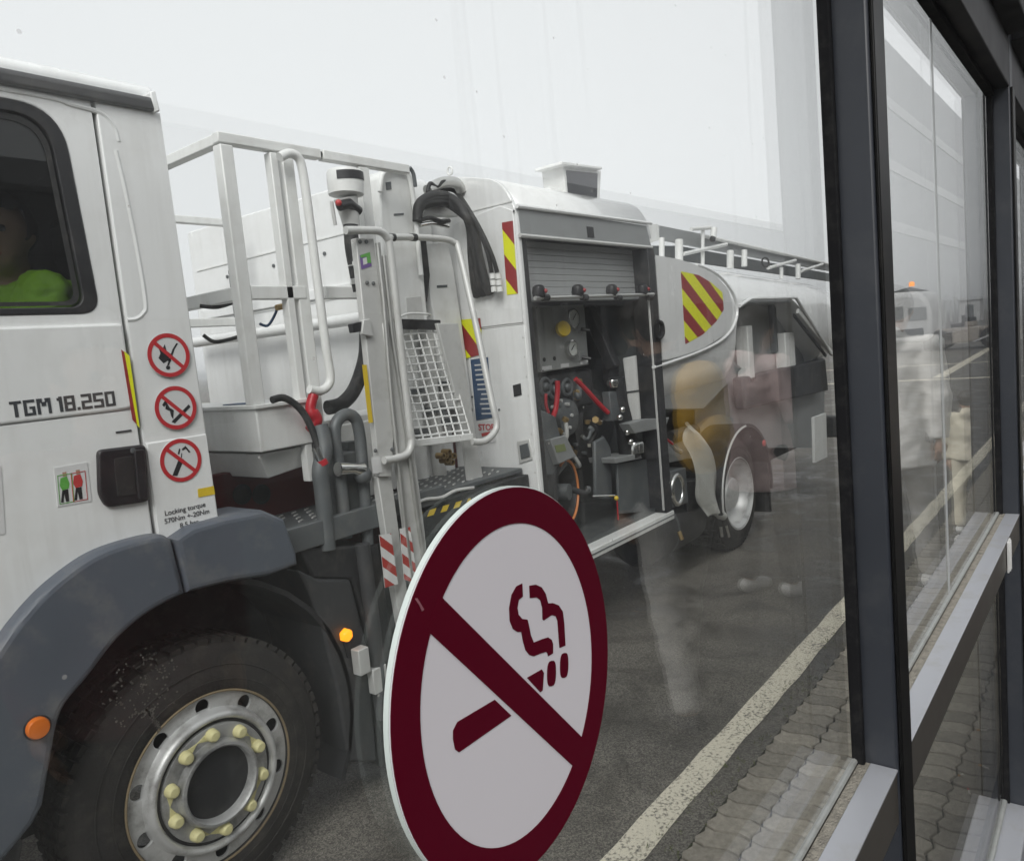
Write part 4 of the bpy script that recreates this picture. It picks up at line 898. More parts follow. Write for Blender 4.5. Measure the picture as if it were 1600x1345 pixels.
for t in ((611, 371, 2.71), (645, 371, 2.75)): obj('rail_clamp', MB().tube([S(*t)-Vector((.02, 0, 0)), S(*t)+Vector((.02, 0, 0))], .019, 10), 'black_rubber', ld, smooth=True)
obj('right_side_panel', MB().prism([S(x, y, 2.66) for x, y in ((683, 505), (716, 505), (728, 580), (745, 690), (760, 772), (735, 770), (718, 640))], (0, .02, 0)), 'alu_dull', ld, .003)
# wire cage
gm = MB(); tl, tr_, br, bl_ = S(598, 512, 2.80), S(686, 508, 2.80), S(737, 684, 2.58), S(650, 694, 2.58)
def q2(u, v): return (tl*(1-u)+tr_*u)*(1-v)+(bl_*(1-u)+br*u)*v
cage = obj('wire_cage', MB().bar(q2(0, .99), q2(1, .99), .03, .035), 'white_steel', tk, .004)
for k in range(15): obj('wire', MB().tube([q2(0, k/15), q2(.3, k/15+.004), q2(.6, k/15-.003), q2(1, k/15)], .0050, 6), 'white_steel', cage, smooth=True)
for k in range(8): obj('wire', MB().tube([q2(k/7, .0), q2(k/7, 1)], .0046, 6), 'white_steel', cage, smooth=True)
obj('cage_top_bar', MB().bar(S(600, 506, 2.78), S(686, 508, 2.78), .03, .05), 'black_plastic', cage, .004)
obj('cage_ring', MB().tube(smooth_path([S(625, 495, 2.70), S(640, 490, 2.70), S(670, 491, 2.74), S(668, 496, 2.8)], 4), .006, 8), 'white_steel', cage, smooth=True)
# piping and mast behind the cage
for px0, py0, px1, py1, y, r, m in ((630, 510, 660, 770, 3.02, .050, 'white_steel'), (665, 510, 690, 770, 2.98, .040, 'alu_dull'), (700, 540, 725, 770, 3.08, .06, 'white_steel'), (610, 520, 640, 760, 3.15, .03, 'white_steel')):
    obj('riser_pipe', MB().tube([S(px0, py0, y), S(px1, py1, y)], r, 14), m, tk, smooth=True)
for i, t in enumerate(((680, 640), (695, 660), (655, 672), (690, 600), (645, 610))): obj('pipe_clamp', MB().tube([S(*t, 2.97)-Vector((0, 0, .015)), S(*t, 2.97)+Vector((0, 0, .015))], .062, 14), 'steel_grey', tk, smooth=True)
mast = obj('lift_mast', MB().prism([S(x, y, 2.86) for x, y in ((592, 276), (600, 266), (634, 262), (644, 272), (650, 300), (662, 420), (670, 506), (606, 506), (598, 420))], (0, .12, 0)), 'white_steel', tk, .012)
obj('mast_hoop', MB().tube(smooth_path([S(594, 300, 2.84), S(598, 272, 2.84), S(615, 264, 2.84), S(632, 266, 2.84), S(641, 282, 2.84), S(648, 330, 2.84), S(658, 430, 2.84)], 5), .013, 10), 'white_steel', mast, smooth=True)
obj('mast_groove', MB().prism([S(x, y, 2.857) for x, y in ((603, 285), (611, 284), (612, 296), (604, 297))], (0, .004, 0)), 'steel_grey', mast)
obj('mast_slot', MB().prism([S(x, y, 2.857) for x, y in ((616, 334), (631, 333), (631, 336), (616, 337))], (0, .004, 0)), 'steel_grey', mast)
obj('guide_plate', MB().prism([S(x, y, 2.857) for x, y in ((634, 465), (658, 463), (663, 500), (638, 502))], (0, .004, 0)), 'alu_dull', mast, .002)
obj('rail_rope', MB().tube(smooth_path([S(640, 262, 2.8), S(646, 272, 2.8), S(649, 292, 2.8)], 3), .010, 8), 'steel_grey', mast, smooth=True)
obj('rear_mast', MB().prism([S(x, y, 2.93) for x, y in ((660, 380), (700, 378), (709, 420), (722, 505), (740, 640), (700, 640), (680, 505))], (0, .10, 0)), 'white_steel', tk, .008)
obj('mast_mark', MB().prism([S(x, y, 2.928) for x, y in ((683, 446), (699, 445), (699, 449), (683, 450))], (0, .002, 0)), 'steel_grey', tk)
obj('black_strap', MB().prism([S(x, y, 2.90) for x, y in ((654, 374), (666, 374), (672, 430), (668, 470), (662, 488), (657, 440))], (0, .02, 0)), 'black_rubber', tk, .003)
# ---- hoses between deck and cab: grey swan necks, red sleeve
obj('swan_neck', MB().tube(smooth_path([S(541, 840, 2.60), S(531, 740, 2.60), S(524, 690, 2.60), S(525, 662, 2.60), S(538, 648, 2.60), S(552, 651, 2.60), S(560, 668, 2.60), S(566, 720, 2.60), S(575, 850, 2.60)], 6), .026, 14), 'steel_grey', tk, smooth=True)
obj('hose_stand', MB().tube(smooth_path([S(512, 858, 2.58), S(504, 770, 2.58), S(500, 735, 2.58), S(507, 700, 2.58), S(500, 665, 2.60)], 5), .034, 14), 'steel_grey', tk, smooth=True)
obj('swivel_joint', MB().tube([S(528, 733, 2.56), S(550, 732, 2.56), S(565, 735, 2.56)], [.03, .024, .034], 14), 'chrome', tk, smooth=True)
obj('swivel_flange', MB().ball(S(567, 742, 2.56), .04, 14), 'steel_grey', tk, smooth=True)
obj('red_sleeve', MB().tube(smooth_path([S(490, 617, 2.66), S(485, 640, 2.66), S(493, 656, 2.66), S(484, 672, 2.66)], 5), [.022]*6+[.03]*6+[.022]*4, 12), 'red_hose', tk, smooth=True)
obj('drop_cable', MB().tube(smooth_path([S(425, 625, 2.64), S(445, 622, 2.64), S(470, 640, 2.62), S(488, 672, 2.60), S(500, 710, 2.58)], 5), .015, 10), 'black_rubber', tk, smooth=True)
obj('cable_sleeve', MB().tube([S(494, 700, 2.575), S(503, 722, 2.565)], .02, 12), 'chrome', tk, smooth=True)
obj('red_band', MB().tube([S(502, 718, 2.565), S(506, 726, 2.562)], .022, 12), 'red_hose', tk, smooth=True)
obj('deck_box', MB().box((2.05, 2.62, 1.225), (2.16, 2.8, 1.5)), 'cabinet_grey', tk, .006)
obj('meter_window', MB().prism([S(x, y, 2.70) for x, y in ((542, 690), (558, 688), (560, 706), (545, 709))], (0, .05, 0)), 'cabinet_grey', tk, .004)
obj('bundle_bracket', MB().box((2.26, 2.85, 1.24), (2.62, 2.9, 1.6)), 'alu_dull', tk, .004)
for i, (px, py) in enumerate(((683, 712), (692, 706), (700, 712), (689, 719), (697, 722), (693, 713))): obj('pipe_end', MB().lathe(S(px, py, 2.84), (0, -1, 0), [(0, .017), (.05, .017), (.05, .011), (.02, .011), (.02, 0)], 12), 'brass', tk, smooth=True)
wb = obj('walk_edge', MB().tube(smooth_path([S(644, 789, 2.55), S(665, 780, 2.55), S(690, 777, 2.55), S(712, 766, 2.55), S(740, 762, 2.55)], 4), .008, 8), 'alu_dull', tk, smooth=True)
he = pxl([(650, 803), (735, 778), (737, 786), (652, 812)], 2.555)
striped('hazard_edge', he, 2.555, math.radians(50), .035, 'label_yellow', 'black_rubber', tk)
obj('deck_front', MB().box((2.28, 2.56, 1.05), (3.28, 2.62, 1.19)), 'chassis_black', tk, .005)
obj('under_deck_tank', MB().lathe((2.2, 2.95, .72), (1, 0, 0), [(0, .1), (.02, .2), (.06, .24), (1.0, .24), (1.04, .2), (1.06, .1)], 24), 'chassis_black', tk, smooth=True)

# ---- pump module
MXA, MXB = 3.30, 4.775
prof = rounded([(-2.5, .64), (-2.5, 2.62), (-2.60, 2.78), (-2.95, 2.868), (-4.6, 2.868), (-4.98, 2.62), (-4.98, .64)], [0, .12, .15, .15, .3, .3, 0], 6)
fp = plate('pump_module_front', [prof], MXA, .03, 'white_paint', tk, .006, axis='X')
obj('panel_seam', MB().box((MXA-.004, 2.52, 2.645), (MXA, 3.1, 2.653)).box((MXA-.005, 2.515, 2.005), (MXA, 3.0, 2.010)), 'white_steel', fp)
obj('upper_panel', MB().prism([(MXA-.009, y, z) for y, z in ((2.515, 2.012), (2.95, 2.012), (2.95, 2.60), (2.6, 2.64), (2.515, 2.60))], (.009, 0, 0)), 'white_paint', fp, .004)
obj('side_lower_panel', MB().box((MXA-.006, 2.51, .70), (MXA, 2.93, 2.0)), 'white_paint', fp, .004)
def fx(pts, x=MXA-.012): return [(-SX(a, b, x).y, SX(a, b, x).z) for a, b in pts]
hz = fx([(786, 346), (801, 345), (808, 459), (793, 461)])
hz = [(-SX(784, 348, 3.288).y, SX(784, 348, 3.288).z), (-SX(801, 345, 3.288).y, SX(801, 345, 3.288).z), (-SX(809, 459, 3.288).y, SX(809, 459, 3.288).z), (-SX(792, 461, 3.288).y, SX(792, 461, 3.288).z)]
striped('hazard_sticker', hz, 3.2885, math.radians(-52), .083, 'hazard_yellow', 'hazard_red', tk, axis='X', phase=.35)
hz2 = [(-SX(a, b, 3.288).y, SX(a, b, 3.288).z) for a, b in ((716, 500), (750, 497), (752, 516), (748, 555), (728, 560), (722, 530))]
striped('hazard_sticker', hz2, 3.2885, math.radians(-52), .083, 'hazard_yellow', 'hazard_red', tk, axis='X', phase=.6)
bl2 = obj('instruction_sign', MB().prism([SX(a, b, 3.289) for a, b in ((735, 562), (762, 558), (770, 652), (744, 657))], (.002, 0, 0)), 'label_blue', tk)
c = SX(752, 585, 3.287)
for k in range(11):                                       # lines of print too small to read
    p = SX(751+k*1.25, 570+k*7.6, 3.2878); w_ = random.uniform(.03, .055); obj('print_line', MB().box((3.2876, p.y-w_, p.z-.004), (3.2885, p.y+w_, p.z+.004)), 'sign_white', bl2)
obj('notice_plate', MB().prism([SX(a, b, 3.289) for a, b in ((746, 660), (770, 656), (775, 690), (752, 694))], (.002, 0, 0)), 'sign_white', bl2)
p = SX(760, 668, 3.2875); text_on_front('lettering', 'STOP', p.x, p.y, p.z, .05, 'label_red', bl2, bold=.001)
obj('notice_bar', MB().prism([SX(a, b, 3.2878) for a, b in ((752, 677), (766, 674), (767, 679), (753, 682))], (.001, 0, 0)), 'label_red', bl2)
obj('latch_plate', MB().prism([SX(a, b, 3.286) for a, b in ((807, 690), (827, 686), (832, 718), (811, 725))], (.008, 0, 0)), 'alu_dull', tk, .004)
obj('latch_handle', MB().prism([SX(a, b, 3.280) for a, b in ((811, 696), (824, 692), (828, 713), (814, 718))], (.008, 0, 0)), 'steel_grey', tk, .003)
obj('black_tag', MB().prism([SX(a, b, 3.290) for a, b in ((801, 602), (813, 599), (815, 617), (803, 620))], (.003, 0, 0)), 'sign_black', tk)
for t in ((803, 330), (738, 620), (780, 640)): obj('rivet', MB().lathe(SX(*t, 3.292), (-1, 0, 0), [(0, .007), (.004, .006), (.005, 0)], 8), 'steel_grey', tk)
obj('lift_eye', MB().tube([Vector((3.315, 2.95, 2.875))+Vector((0, .018*math.cos(a), .02+.022*math.sin(a))) for a in [k*math.pi/6 for k in range(12)]], .006, 6, closed=True), 'white_steel', tk, smooth=True)
# roof of the module
rf = MB(); pr = [(-a, b) for a, b in prof if b > 2.5]; n = len(pr)
vs = [(x, y, z) for x in (MXA+.03, MXB) for y, z in pr]
rf.add(vs, [(i, i+1, i+1+n, i+n) for i in range(n-1)])
ro = obj('module_roof', rf, 'white_paint', tk, smooth=True, angle=70); sm = ro.modifiers.new('s', 'SOLIDIFY'); sm.thickness = .015; sm.offset = -1
obj('roof_drip', MB().tube([(MXA+.0, 2.492, 2.618), (MXB, 2.492, 2.628)], .012, 8), 'white_paint', tk, smooth=True)
obj('module_shell', MB().box((MXB-.03, 2.54, .64), (MXB, 4.98, 2.6)).box((MXA+.03, 4.95, .64), (MXB-.03, 4.98, 2.6)), 'white_paint', tk, .004)
# opening: header, shutter, frame
hd = obj('cabinet_header', MB().prism([S(a, b, 2.5) for a, b in ((809, 322), (1010, 353), (1018, 385), (813, 367))], (0, .04, 0)), 'header_grey', tk, .004)
obj('black_tag', MB().prism([S(a, b, 2.497) for a, b in ((917, 354), (927, 355), (929, 372), (919, 371))], (0, .003, 0)), 'sign_black', hd)
obj('header_trim', MB().tube([S(812, 368, 2.49), S(1018, 387, 2.49)], .012, 8), 'alu_dull', hd, smooth=True)
za, zb = S(930, 380, 2.5).z, S(930, 456, 2.5).z
sh = obj('roller_shutter', MB().box((MXA+.10, 2.60, zb-.03), (MXB-.10, 2.62, za)), 'header_grey', tk)
for k in range(8):
    z0 = zb+(za-zb)*k/8; obj('slat', MB().box((MXA+.10, 2.592, z0+.0006), (MXB-.10, 2.604, z0+(za-zb)/8-.0006)), 'shutter_grey', sh, .0025)
obj('shutter_end_bar', MB().box((MXA+.09, 2.565, zb-.045), (MXB-.09, 2.61, zb-.002)), 'header_grey', sh, .006)
obj('cabinet_frame', MB().box((MXA+.03, 2.505, .66), (MXA+.075, 2.62, 2.46)), 'chassis_black', tk, .004)
fr2 = obj('cabinet_frame', MB().box((MXB-.105, 2.475, .66), (MXB-.012, 2.62, 2.46)), 'chassis_black', tk, .004)
obj('frame_trim', MB().box((MXB-.116, 2.485, .68), (MXB-.106, 2.50, 2.14)), 'alu_dull', fr2, .003)
hb = obj('lamp_bar', MB().tube([S(836, 466, 2.46), S(1021, 460, 2.46)], .011, 10), 'aluminium', tk, smooth=True)
for px in (842, 903, 956, 1004):
    p = S(px, 457 - (px-842)*.02, 2.47); l_ = obj('work_lamp', MB().lathe(p, (0, 0, 1), [(-.03, .02), (-.02, .034), (.0, .038), (.03, .032), (.04, .018), (.04, 0)], 18), 'black_plastic', tk, smooth=True)
    obj('lamp_button', MB().ball(p+Vector((.014, -.034, .004)), .013, 10), 'hazard_red', l_, smooth=True)
    obj('bar_clamp', MB().tube([S(px+10, 465, 2.46)-Vector((.025, 0, 0)), S(px+10, 465, 2.46)+Vector((.025, 0, 0))], .019, 10), 'black_rubber', hb, smooth=True)
# inside of the cabinet
ins = MB().box((MXA+.03, 2.56, 2.50), (MXB-.03, 3.25, 2.53)).box((MXA+.03, 3.25, .64), (MXB-.03, 3.28, 2.5)).box((MXA+.03, 2.56, .66), (MXB-.03, 3.25, .69)).box((MXA+.031, 2.62, .69), (MXA+.045, 3.25, 2.46)).box((MXB-.045, 2.62, .69), (MXB-.031, 3.25, 2.46))
obj('cabinet_lining', ins, 'cabinet_grey', tk)
IY = 2.78
gp = obj('gauge_panel', MB().prism([S(a, b, IY) for a, b in ((837, 478), (913, 476), (920, 570), (846, 582))], (0, .06, 0)), 'steel_grey', tk, .005)
MATS['panel_grey'] = mat('panel_grey', (.34, .35, .34), .45, .2, var=.08, dirt=(.2, .2, .18), dirt_amt=.3)
gp.data.materials[0] = MATS['panel_grey']
for px, py, r in ((891, 498, .062), (889, 545, .055)):
    p = S(px, py, IY); g_ = obj('gauge', MB().lathe(p, (0, -1, 0), [(0, r*.95), (.02, r), (.032, r), (.034, r*.86), (.026, r*.84)], 28, cap=False), 'chrome', tk, smooth=True)
    obj('dial', MB().lathe(p, (0, -1, 0), [(.022, r*.86), (.024, r*.85), (.024, 0)], 28), 'dial_white', g_)
    obj('needle', MB().bar(p+Vector((-.01, -.026, -.01)), p+Vector((r*.5, -.026, r*.45)), .004, .003), 'sign_black', g_)
p = S(873, 517, IY); kb = obj('yellow_valve_knob', MB().lathe(p, (-.4, -1, .2), [(0, .02), (.04, .018), (.04, .05), (.065, .048), (.068, 0)], 16), 'label_yellow', tk, smooth=True)
for px, py in ((906, 512), (908, 556)):
    p = S(px, py, IY); t_ = obj('toggle_switch', MB().box(p-Vector((.04, .012, .03)), p+Vector((.03, .005, .03))), 'header_grey', tk, .004)
    obj('toggle_lever', MB().tube([p+Vector((-.01, -.012, -.01)), p+Vector((.02, -.06, -.025))], .011, 8), 'black_plastic', t_, smooth=True)
for px, py, w_ in ((855, 575, .05), (883, 571, .045), (913, 566, .045)): p = S(px, py, IY-.003); obj('name_plate', MB().box(p-Vector((w_, 0, .012)), p+Vector((w_, .003, .012))), 'sign_white', tk)
for px, py in ((850, 562), (866, 560)): p = S(px, py, IY); obj('panel_hole', MB().lathe(p, (0, -1, 0), [(0, .013), (.004, .013), (.004, 0)], 12), 'sign_black', tk)
# valves and red straps under the panel
vx = obj('valve_block', MB().prism([S(a, b, 2.82) for a, b in ((838, 585), (925, 575), (930, 632), (845, 645))], (0, .2, 0)), 'chassis_black', tk, .02)
for px, py, r in ((852, 604, .05), (866, 608, .055), (886, 605, .05)):
    p = S(px, py, 2.80); obj('valve_wheel', MB().tube([p+Vector((r*math.cos(a), 0, r*math.sin(a))) for a in [k*math.pi/8 for k in range(16)]], .012, 8, closed=True).ball(p, .028, 12), 'steel_grey', tk, smooth=True)
obj('red_strap', MB().tube(smooth_path([S(871, 595, 2.7), S(871, 615, 2.7), S(868, 640, 2.7), S(862, 655, 2.7)], 4), .016, 8), 'red_hose', tk, smooth=True)
obj('red_strap', MB().tube(smooth_path([S(853, 615, 2.7), S(853, 632, 2.7), S(857, 645, 2.7)], 4), .010, 8), 'red_hose', tk, smooth=True)
obj('red_strap', MB().tube(smooth_path([S(899, 592, 2.68), S(915, 608, 2.66), S(933, 628, 2.64), S(950, 645, 2.62)], 4), .016, 8), 'red_hose', tk, smooth=True)
p = S(878, 652, 2.85); obj('pump_body', MB().lathe(p, (0, -1, 0), [(-.1, .13), (.02, .13), (.06, .11), (.08, .06), (.08, 0)], 28), 'steel_grey', tk, smooth=True)
dv = obj('meter_display', MB().prism([S(a, b, 2.62) for a, b in ((860, 686), (884, 679), (901, 713), (873, 725))], (0, .1, -.02)), 'header_grey', tk, .006)
obj('lcd', MB().prism([S(a, b, 2.617) for a, b in ((867, 696), (882, 693), (885, 704), (870, 707))], (0, .004, 0)), 'lcd_green', dv)
obj('meter_base', MB().prism([S(a, b, 2.66) for a, b in ((846, 640), (868, 650), (888, 726), (872, 745), (850, 742))], (0, .1, 0)), 'steel_grey', tk, .01)
obj('dark_drum', MB().lathe(S(918, 662, 2.95), (0, -1, 0), [(-.1, .24), (.05, .24), (.09, .2), (.09, 0)], 32), 'chassis_black', tk, smooth=True)
# hose reel with its orange rim
p = S(885, 768, 2.68); hr = obj('hose_reel', MB().lathe(p, (.25, -1, 0), [(-.18, .17), (-.17, .20), (0, .20), (.004, .17), (-.1, .15), (-.1, 0)], 40), 'chassis_black', tk, smooth=True)
ax = Vector((.25, -1, 0)).normalized(); uu = Vector((1, .25, 0)).normalized()
obj('reel_rim', MB().tube([p+ax*.006+(uu*math.cos(a)+Vector((0, 0, 1))*math.sin(a))*.192 for a in [math.radians(-75+k*9) for k in range(22)]], .009, 8), 'orange_rim', hr, smooth=True)
obj('reel_hub', MB().lathe(p, (.25, -1, 0), [(-.1, .05), (.02, .05), (.02, 0)], 20), 'steel_grey', hr, smooth=True)
# filter column with chrome parts
fc = obj('filter_column', MB().tube([S(962, 590, 2.62), S(966, 620, 2.62), S(975, 660, 2.62), S(985, 712, 2.62)], [.05, .055, .06, .075], 18), 'chassis_black', tk, smooth=True)
obj('chrome_cup', MB().lathe(S(989, 700, 2.60), (0, 0, 1), [(-.035, .045), (-.03, .075), (.03, .078), (.045, .07), (.05, .03), (.05, 0)], 24), 'chrome', fc, smooth=True)
obj('chrome_cap', MB().lathe(S(957, 598, 2.60), (0, 0, 1), [(-.03, .03), (.0, .042), (.02, .036), (.03, 0)], 20), 'chrome', fc, smooth=True)
obj('sight_box', MB().prism([S(a, b, 2.60) for a, b in ((952, 612), (974, 610), (979, 655), (957, 658))], (0, .06, 0)), 'steel_grey', fc, .006)
for t in ((968, 652), (980, 675), (985, 690), (972, 640)): obj('fitting', MB().ball(S(*t, 2.55), .022, 10), 'chrome', fc, smooth=True)
obj('fitting_tray', MB().prism([S(a, b, 2.56) for a, b in ((960, 716), (1000, 708), (1004, 716), (962, 724))], (0, .2, 0)), 'header_grey', fc, .004)
obj('riser', MB().prism([S(a, b, 2.80) for a, b in ((950, 560), (968, 556), (972, 600), (955, 602))], (0, .06, 0)), 'chassis_black', fc, .006)
obj('diagonal_arm', MB().bar(S(918, 480, 2.95), S(960, 575, 2.75), .07, .09), 'chassis_black', tk, .01)
obj('white_tank_box', MB().prism([SX(a, b, 4.69) for a, b in ((972, 560), (1012, 551), (1022, 655), (985, 668))], (.035, 0, 0)), 'white_steel', tk, .01)
obj('tank_box_strap', MB().prism([SX(a, b, 4.686) for a, b in ((977, 612), (1018, 606), (1018, 609), (977, 615))], (.003, 0, 0)), 'steel_grey', tk)
obj('solid_reflection', MB().prism([S(a, b, 2.50) for a, b in ((983, 662), (1006, 655), (1046, 652), (1040, 668), (992, 677))], (0, .08, 0)), 'header_grey', tk, .004)  # grey solid standing in for a reflection in the glass
obj('grey_door', MB().prism([S(a, b, 2.60) for a, b in ((965, 725), (1022, 716), (1029, 797), (968, 803))], (0, .02, 0)), 'steel_grey', tk, .005)
obj('bent_plate', MB().prism([S(a, b, 2.66) for a, b in ((930, 690), (945, 682), (955, 700), (958, 782), (932, 778))], (0, .03, 0)), 'steel_grey', tk, .01)
obj('small_rail', MB().tube([S(925, 775, 2.6), S(960, 774, 2.6)], .007, 8), 'chrome', tk, smooth=True)
obj('amber_tag', MB().ball(S(963, 778, 2.58), .016, 8), 'label_yellow', tk)
obj('red_cord', MB().tube([S(964, 782, 2.58), S(966, 812, 2.58)], .005, 6), 'red_hose', tk, smooth=True)
sl = obj('cabinet_sill', MB().prism([(MXA+.02, 2.47, .60), (MXA+.02, 2.47, .66), (MXA+.02, 2.60, .66), (MXA+.02, 2.60, .60)], (MXB-MXA-.02, 0, 0)), 'white_steel', tk, .006)
obj('sill_groove', MB().box((MXA+.03, 2.466, .627), (MXB, 2.47, .634)), 'steel_grey', sl)

# ---- black hoses looped over the mast to the module front
def hz_(pts, r, m='black_rubber', nm='hose'): return obj(nm, MB().tube(smooth_path(pts, 6), r, 12), m, tk, smooth=True)
for d in (0, 1, 2):
    o = d*5
    hz_([S(652, 336+o, 2.82), S(656, 318+o*.6, 2.82), S(676, 306+o, 2.82), S(700, 308+o, 2.84), SX(722+o*.4, 326+o, 3.16), SX(735+o*.5, 355, 3.2), SX(738+o, 400, 3.22), SX(742+o*1.6, 440, 3.24), SX(746+o*2.0, 462-o*.4, 3.28)], .026)
for d in (0, 1):
    hz_([S(690, 296, 2.86), S(712, 300, 2.9), SX(735, 332, 3.18), SX(752+d*3, 368, 3.2), SX(763+d*6, 400, 3.22), SX(768+d*9, 426, 3.24)], .012)
    for k in range(3): obj('hose_connector', MB().tube([SX(769+d*9+k*1.2, 428+k*10, 3.24), SX(770+d*9+k*1.2, 436+k*10, 3.24)], .017, 10), 'white_steel', tk, smooth=True)
hz_([S(668, 300, 2.84), S(672, 287, 2.84), S(682, 292, 2.84), S(692, 284, 2.84), S(708, 282, 2.86), S(724, 292, 2.88), S(726, 312, 2.9)], .011)
obj('hose_saddle', MB().tube(smooth_path([S(668, 298, 2.86), S(690, 286, 2.86), S(712, 286, 2.86), S(722, 300, 2.86)], 4), .03, 12), 'aluminium', tk, smooth=True)
obj('hose_saddle', MB().prism([S(a_, b_, 2.87) for a_, b_ in ((664, 324), (690, 314), (714, 322), (718, 338), (662, 338))], (0, .05, 0)), 'alu_dull', tk, .006)
hz_([S(654, 345, 2.83), S(672, 341, 2.83), S(690, 346, 2.83), S(702, 345, 2.83)], .011)
hz_([S(656, 352, 2.84), S(676, 349, 2.84), S(700, 354, 2.84)], .012, 'chrome', 'hose_clip_rail')
# ---- clutter inside the cabinet
random.seed(11)
for k in range(16):
    px, py = random.uniform(842, 965), random.uniform(590, 800); y = random.uniform(2.66, 2.95)
    p = S(px, py, y); q = p+Vector((random.uniform(-.12, .12), random.uniform(-.05, .1), random.uniform(-.16, .16)))
    m_ = p.lerp(q, .5)+Vector((random.uniform(-.05, .05), -.03, random.uniform(-.06, .02)))
    if p.x < 3.4 or p.x > 4.6 or q.x < 3.4 or q.x > 4.6 or min(p.z, q.z, m_.z) < .72: continue
    obj('branch_pipe', MB().tube(smooth_path([p, m_, q], 5), random.choice([.010, .014, .02]), 10), random.choice(['steel_grey', 'chassis_black', 'black_rubber', 'alu_dull', 'brass']), tk, smooth=True)
    obj('union_nut', MB().lathe(p, q-p, [(-.012, .022), (.012, .022)], 6), random.choice(['brass', 'chrome', 'steel_grey']), tk)
    obj('union_nut', MB().lathe(q, q-p, [(-.012, .024), (.012, .024)], 6), random.choice(['brass', 'chrome', 'steel_grey']), tk)
for px, py in ((839, 481), (912, 479), (918, 567), (848, 579), (876, 478)): obj('panel_screw', MB().lathe(S(px, py, IY), (0, -1, 0), [(0, .007), (.003, .006), (.004, 0)], 8), 'chrome', tk)
for k in range(8):
    a_ = k*math.pi/4; p = S(878, 652, 2.77)+Vector((.105*math.cos(a_), 0, .105*math.sin(a_))); obj('flange_bolt', MB().lathe(p, (0, -1, 0), [(-.02, .011), (.012, .011), (.013, 0)], 6), 'alu_dull', tk)
for k in range(10):
    a_ = k*math.pi/5; p = S(918, 662, 2.86)+Vector((.2*math.cos(a_), 0, .2*math.sin(a_))); obj('flange_bolt', MB().lathe(p, (0, -1, 0), [(-.02, .012), (.012, .012), (.013, 0)], 6), 'steel_grey', tk)
# rivets along the white panels
for k in range(12):
    z = .78+k*.105
    for y in (2.525, 2.90): obj('rivet', MB().lathe((MXA-.006, y, z), (-1, 0, 0), [(0, .005), (.0025, .004), (.003, 0)], 6), 'alu_dull', tk)
# ---- screen housing on the module roof
sb = obj('screen_housing', MB().prism([(x, y, z) for x, y, z in ((S(880, 258, 2.72).x, 2.72, S(880, 258, 2.72).z), (S(940, 266, 2.72).x, 2.72, S(940, 266, 2.72).z), (S(938, 322, 2.72).x, 2.72, 2.80), (S(886, 318, 2.72).x, 2.72, 2.80))], (0, .17, 0)), 'white_steel', tk, .008)
obj('screen', MB().prism([S(a, b, 2.716) for a, b in ((885, 266), (934, 271), (933, 318), (889, 313))], (0, .006, 0)), 'screen_dark', sb, .002)
obj('screen_hood', MB().prism([S(a, b, 2.68) for a, b in ((878, 252), (941, 261), (941, 265), (878, 257))], (0, .21, 0)), 'white_steel', sb, .004)
obj('screen_base', MB().box((3.98, 2.74, 2.74), (4.3, 2.88, 2.84)), 'white_steel', sb, .02)

# ---- tank
def sup(a, b, e, n=64):
    out = []
    for k in range(n):
        t = 2*math.pi*k/n; c, s = math.cos(t), math.sin(t)
        out.append((a*abs(c)**(2/e)*(1 if c >= 0 else -1), b*abs(s)**(2/e)*(1 if s >= 0 else -1)))
    return out
tm = MB(); vs = []; st_ = [(4.79, 1.0), (4.80, 1.0), (6.0, 1.0), (7.2, 1.0), (8.64, 1.0), (9.2, 1.0), (9.42, .93), (9.5, .8)]
for x, k in st_:
    b = .75-(x-4.78)*.0466; zc_ = 1.85
    vs += [(x, 3.75+u*k, zc_+v*k) for u, v in sup(1.25, b, 2.7)]
n = 64
tm.add(vs, [(i*n+k, i*n+(k+1) % n, (i+1)*n+(k+1) % n, (i+1)*n+k) for i in range(len(st_)-1) for k in range(n)]+[list(range(n-1, -1, -1)), list(range((len(st_)-1)*n, len(st_)*n))])
tank = obj('tank', tm, 'white_paint', tk, smooth=True, angle=35)
cut_pts = [S(a, b, 2.5) for a, b in ((1150, 520), (1155, 478), (1172, 467), (1243, 465), (1298, 552), (1310, 600), (1300, 700), (1150, 700))]
cutter = obj('cutter', MB().prism([Vector((p.x, 2.2, p.z)) for p in cut_pts], (0, .62, 0)), 'white_paint')
bo = tank.modifiers.new('cut', 'BOOLEAN'); bo.operation = 'DIFFERENCE'; bo.object = cutter; bo.solver = 'EXACT'
dg = bpy.context.evaluated_depsgraph_get(); nm_ = bpy.data.meshes.new_from_object(tank.evaluated_get(dg)); off = root_loc(tk)
# (the tank mesh is stored relative to the truck's base, the cutter in the world: the evaluated result already accounts for both)
tank.modifiers.clear(); tank.data = nm_
for p in nm_.polygons: p.use_smooth = True
nm_.set_sharp_from_angle(angle=math.radians(35))
bpy.data.objects.remove(cutter)
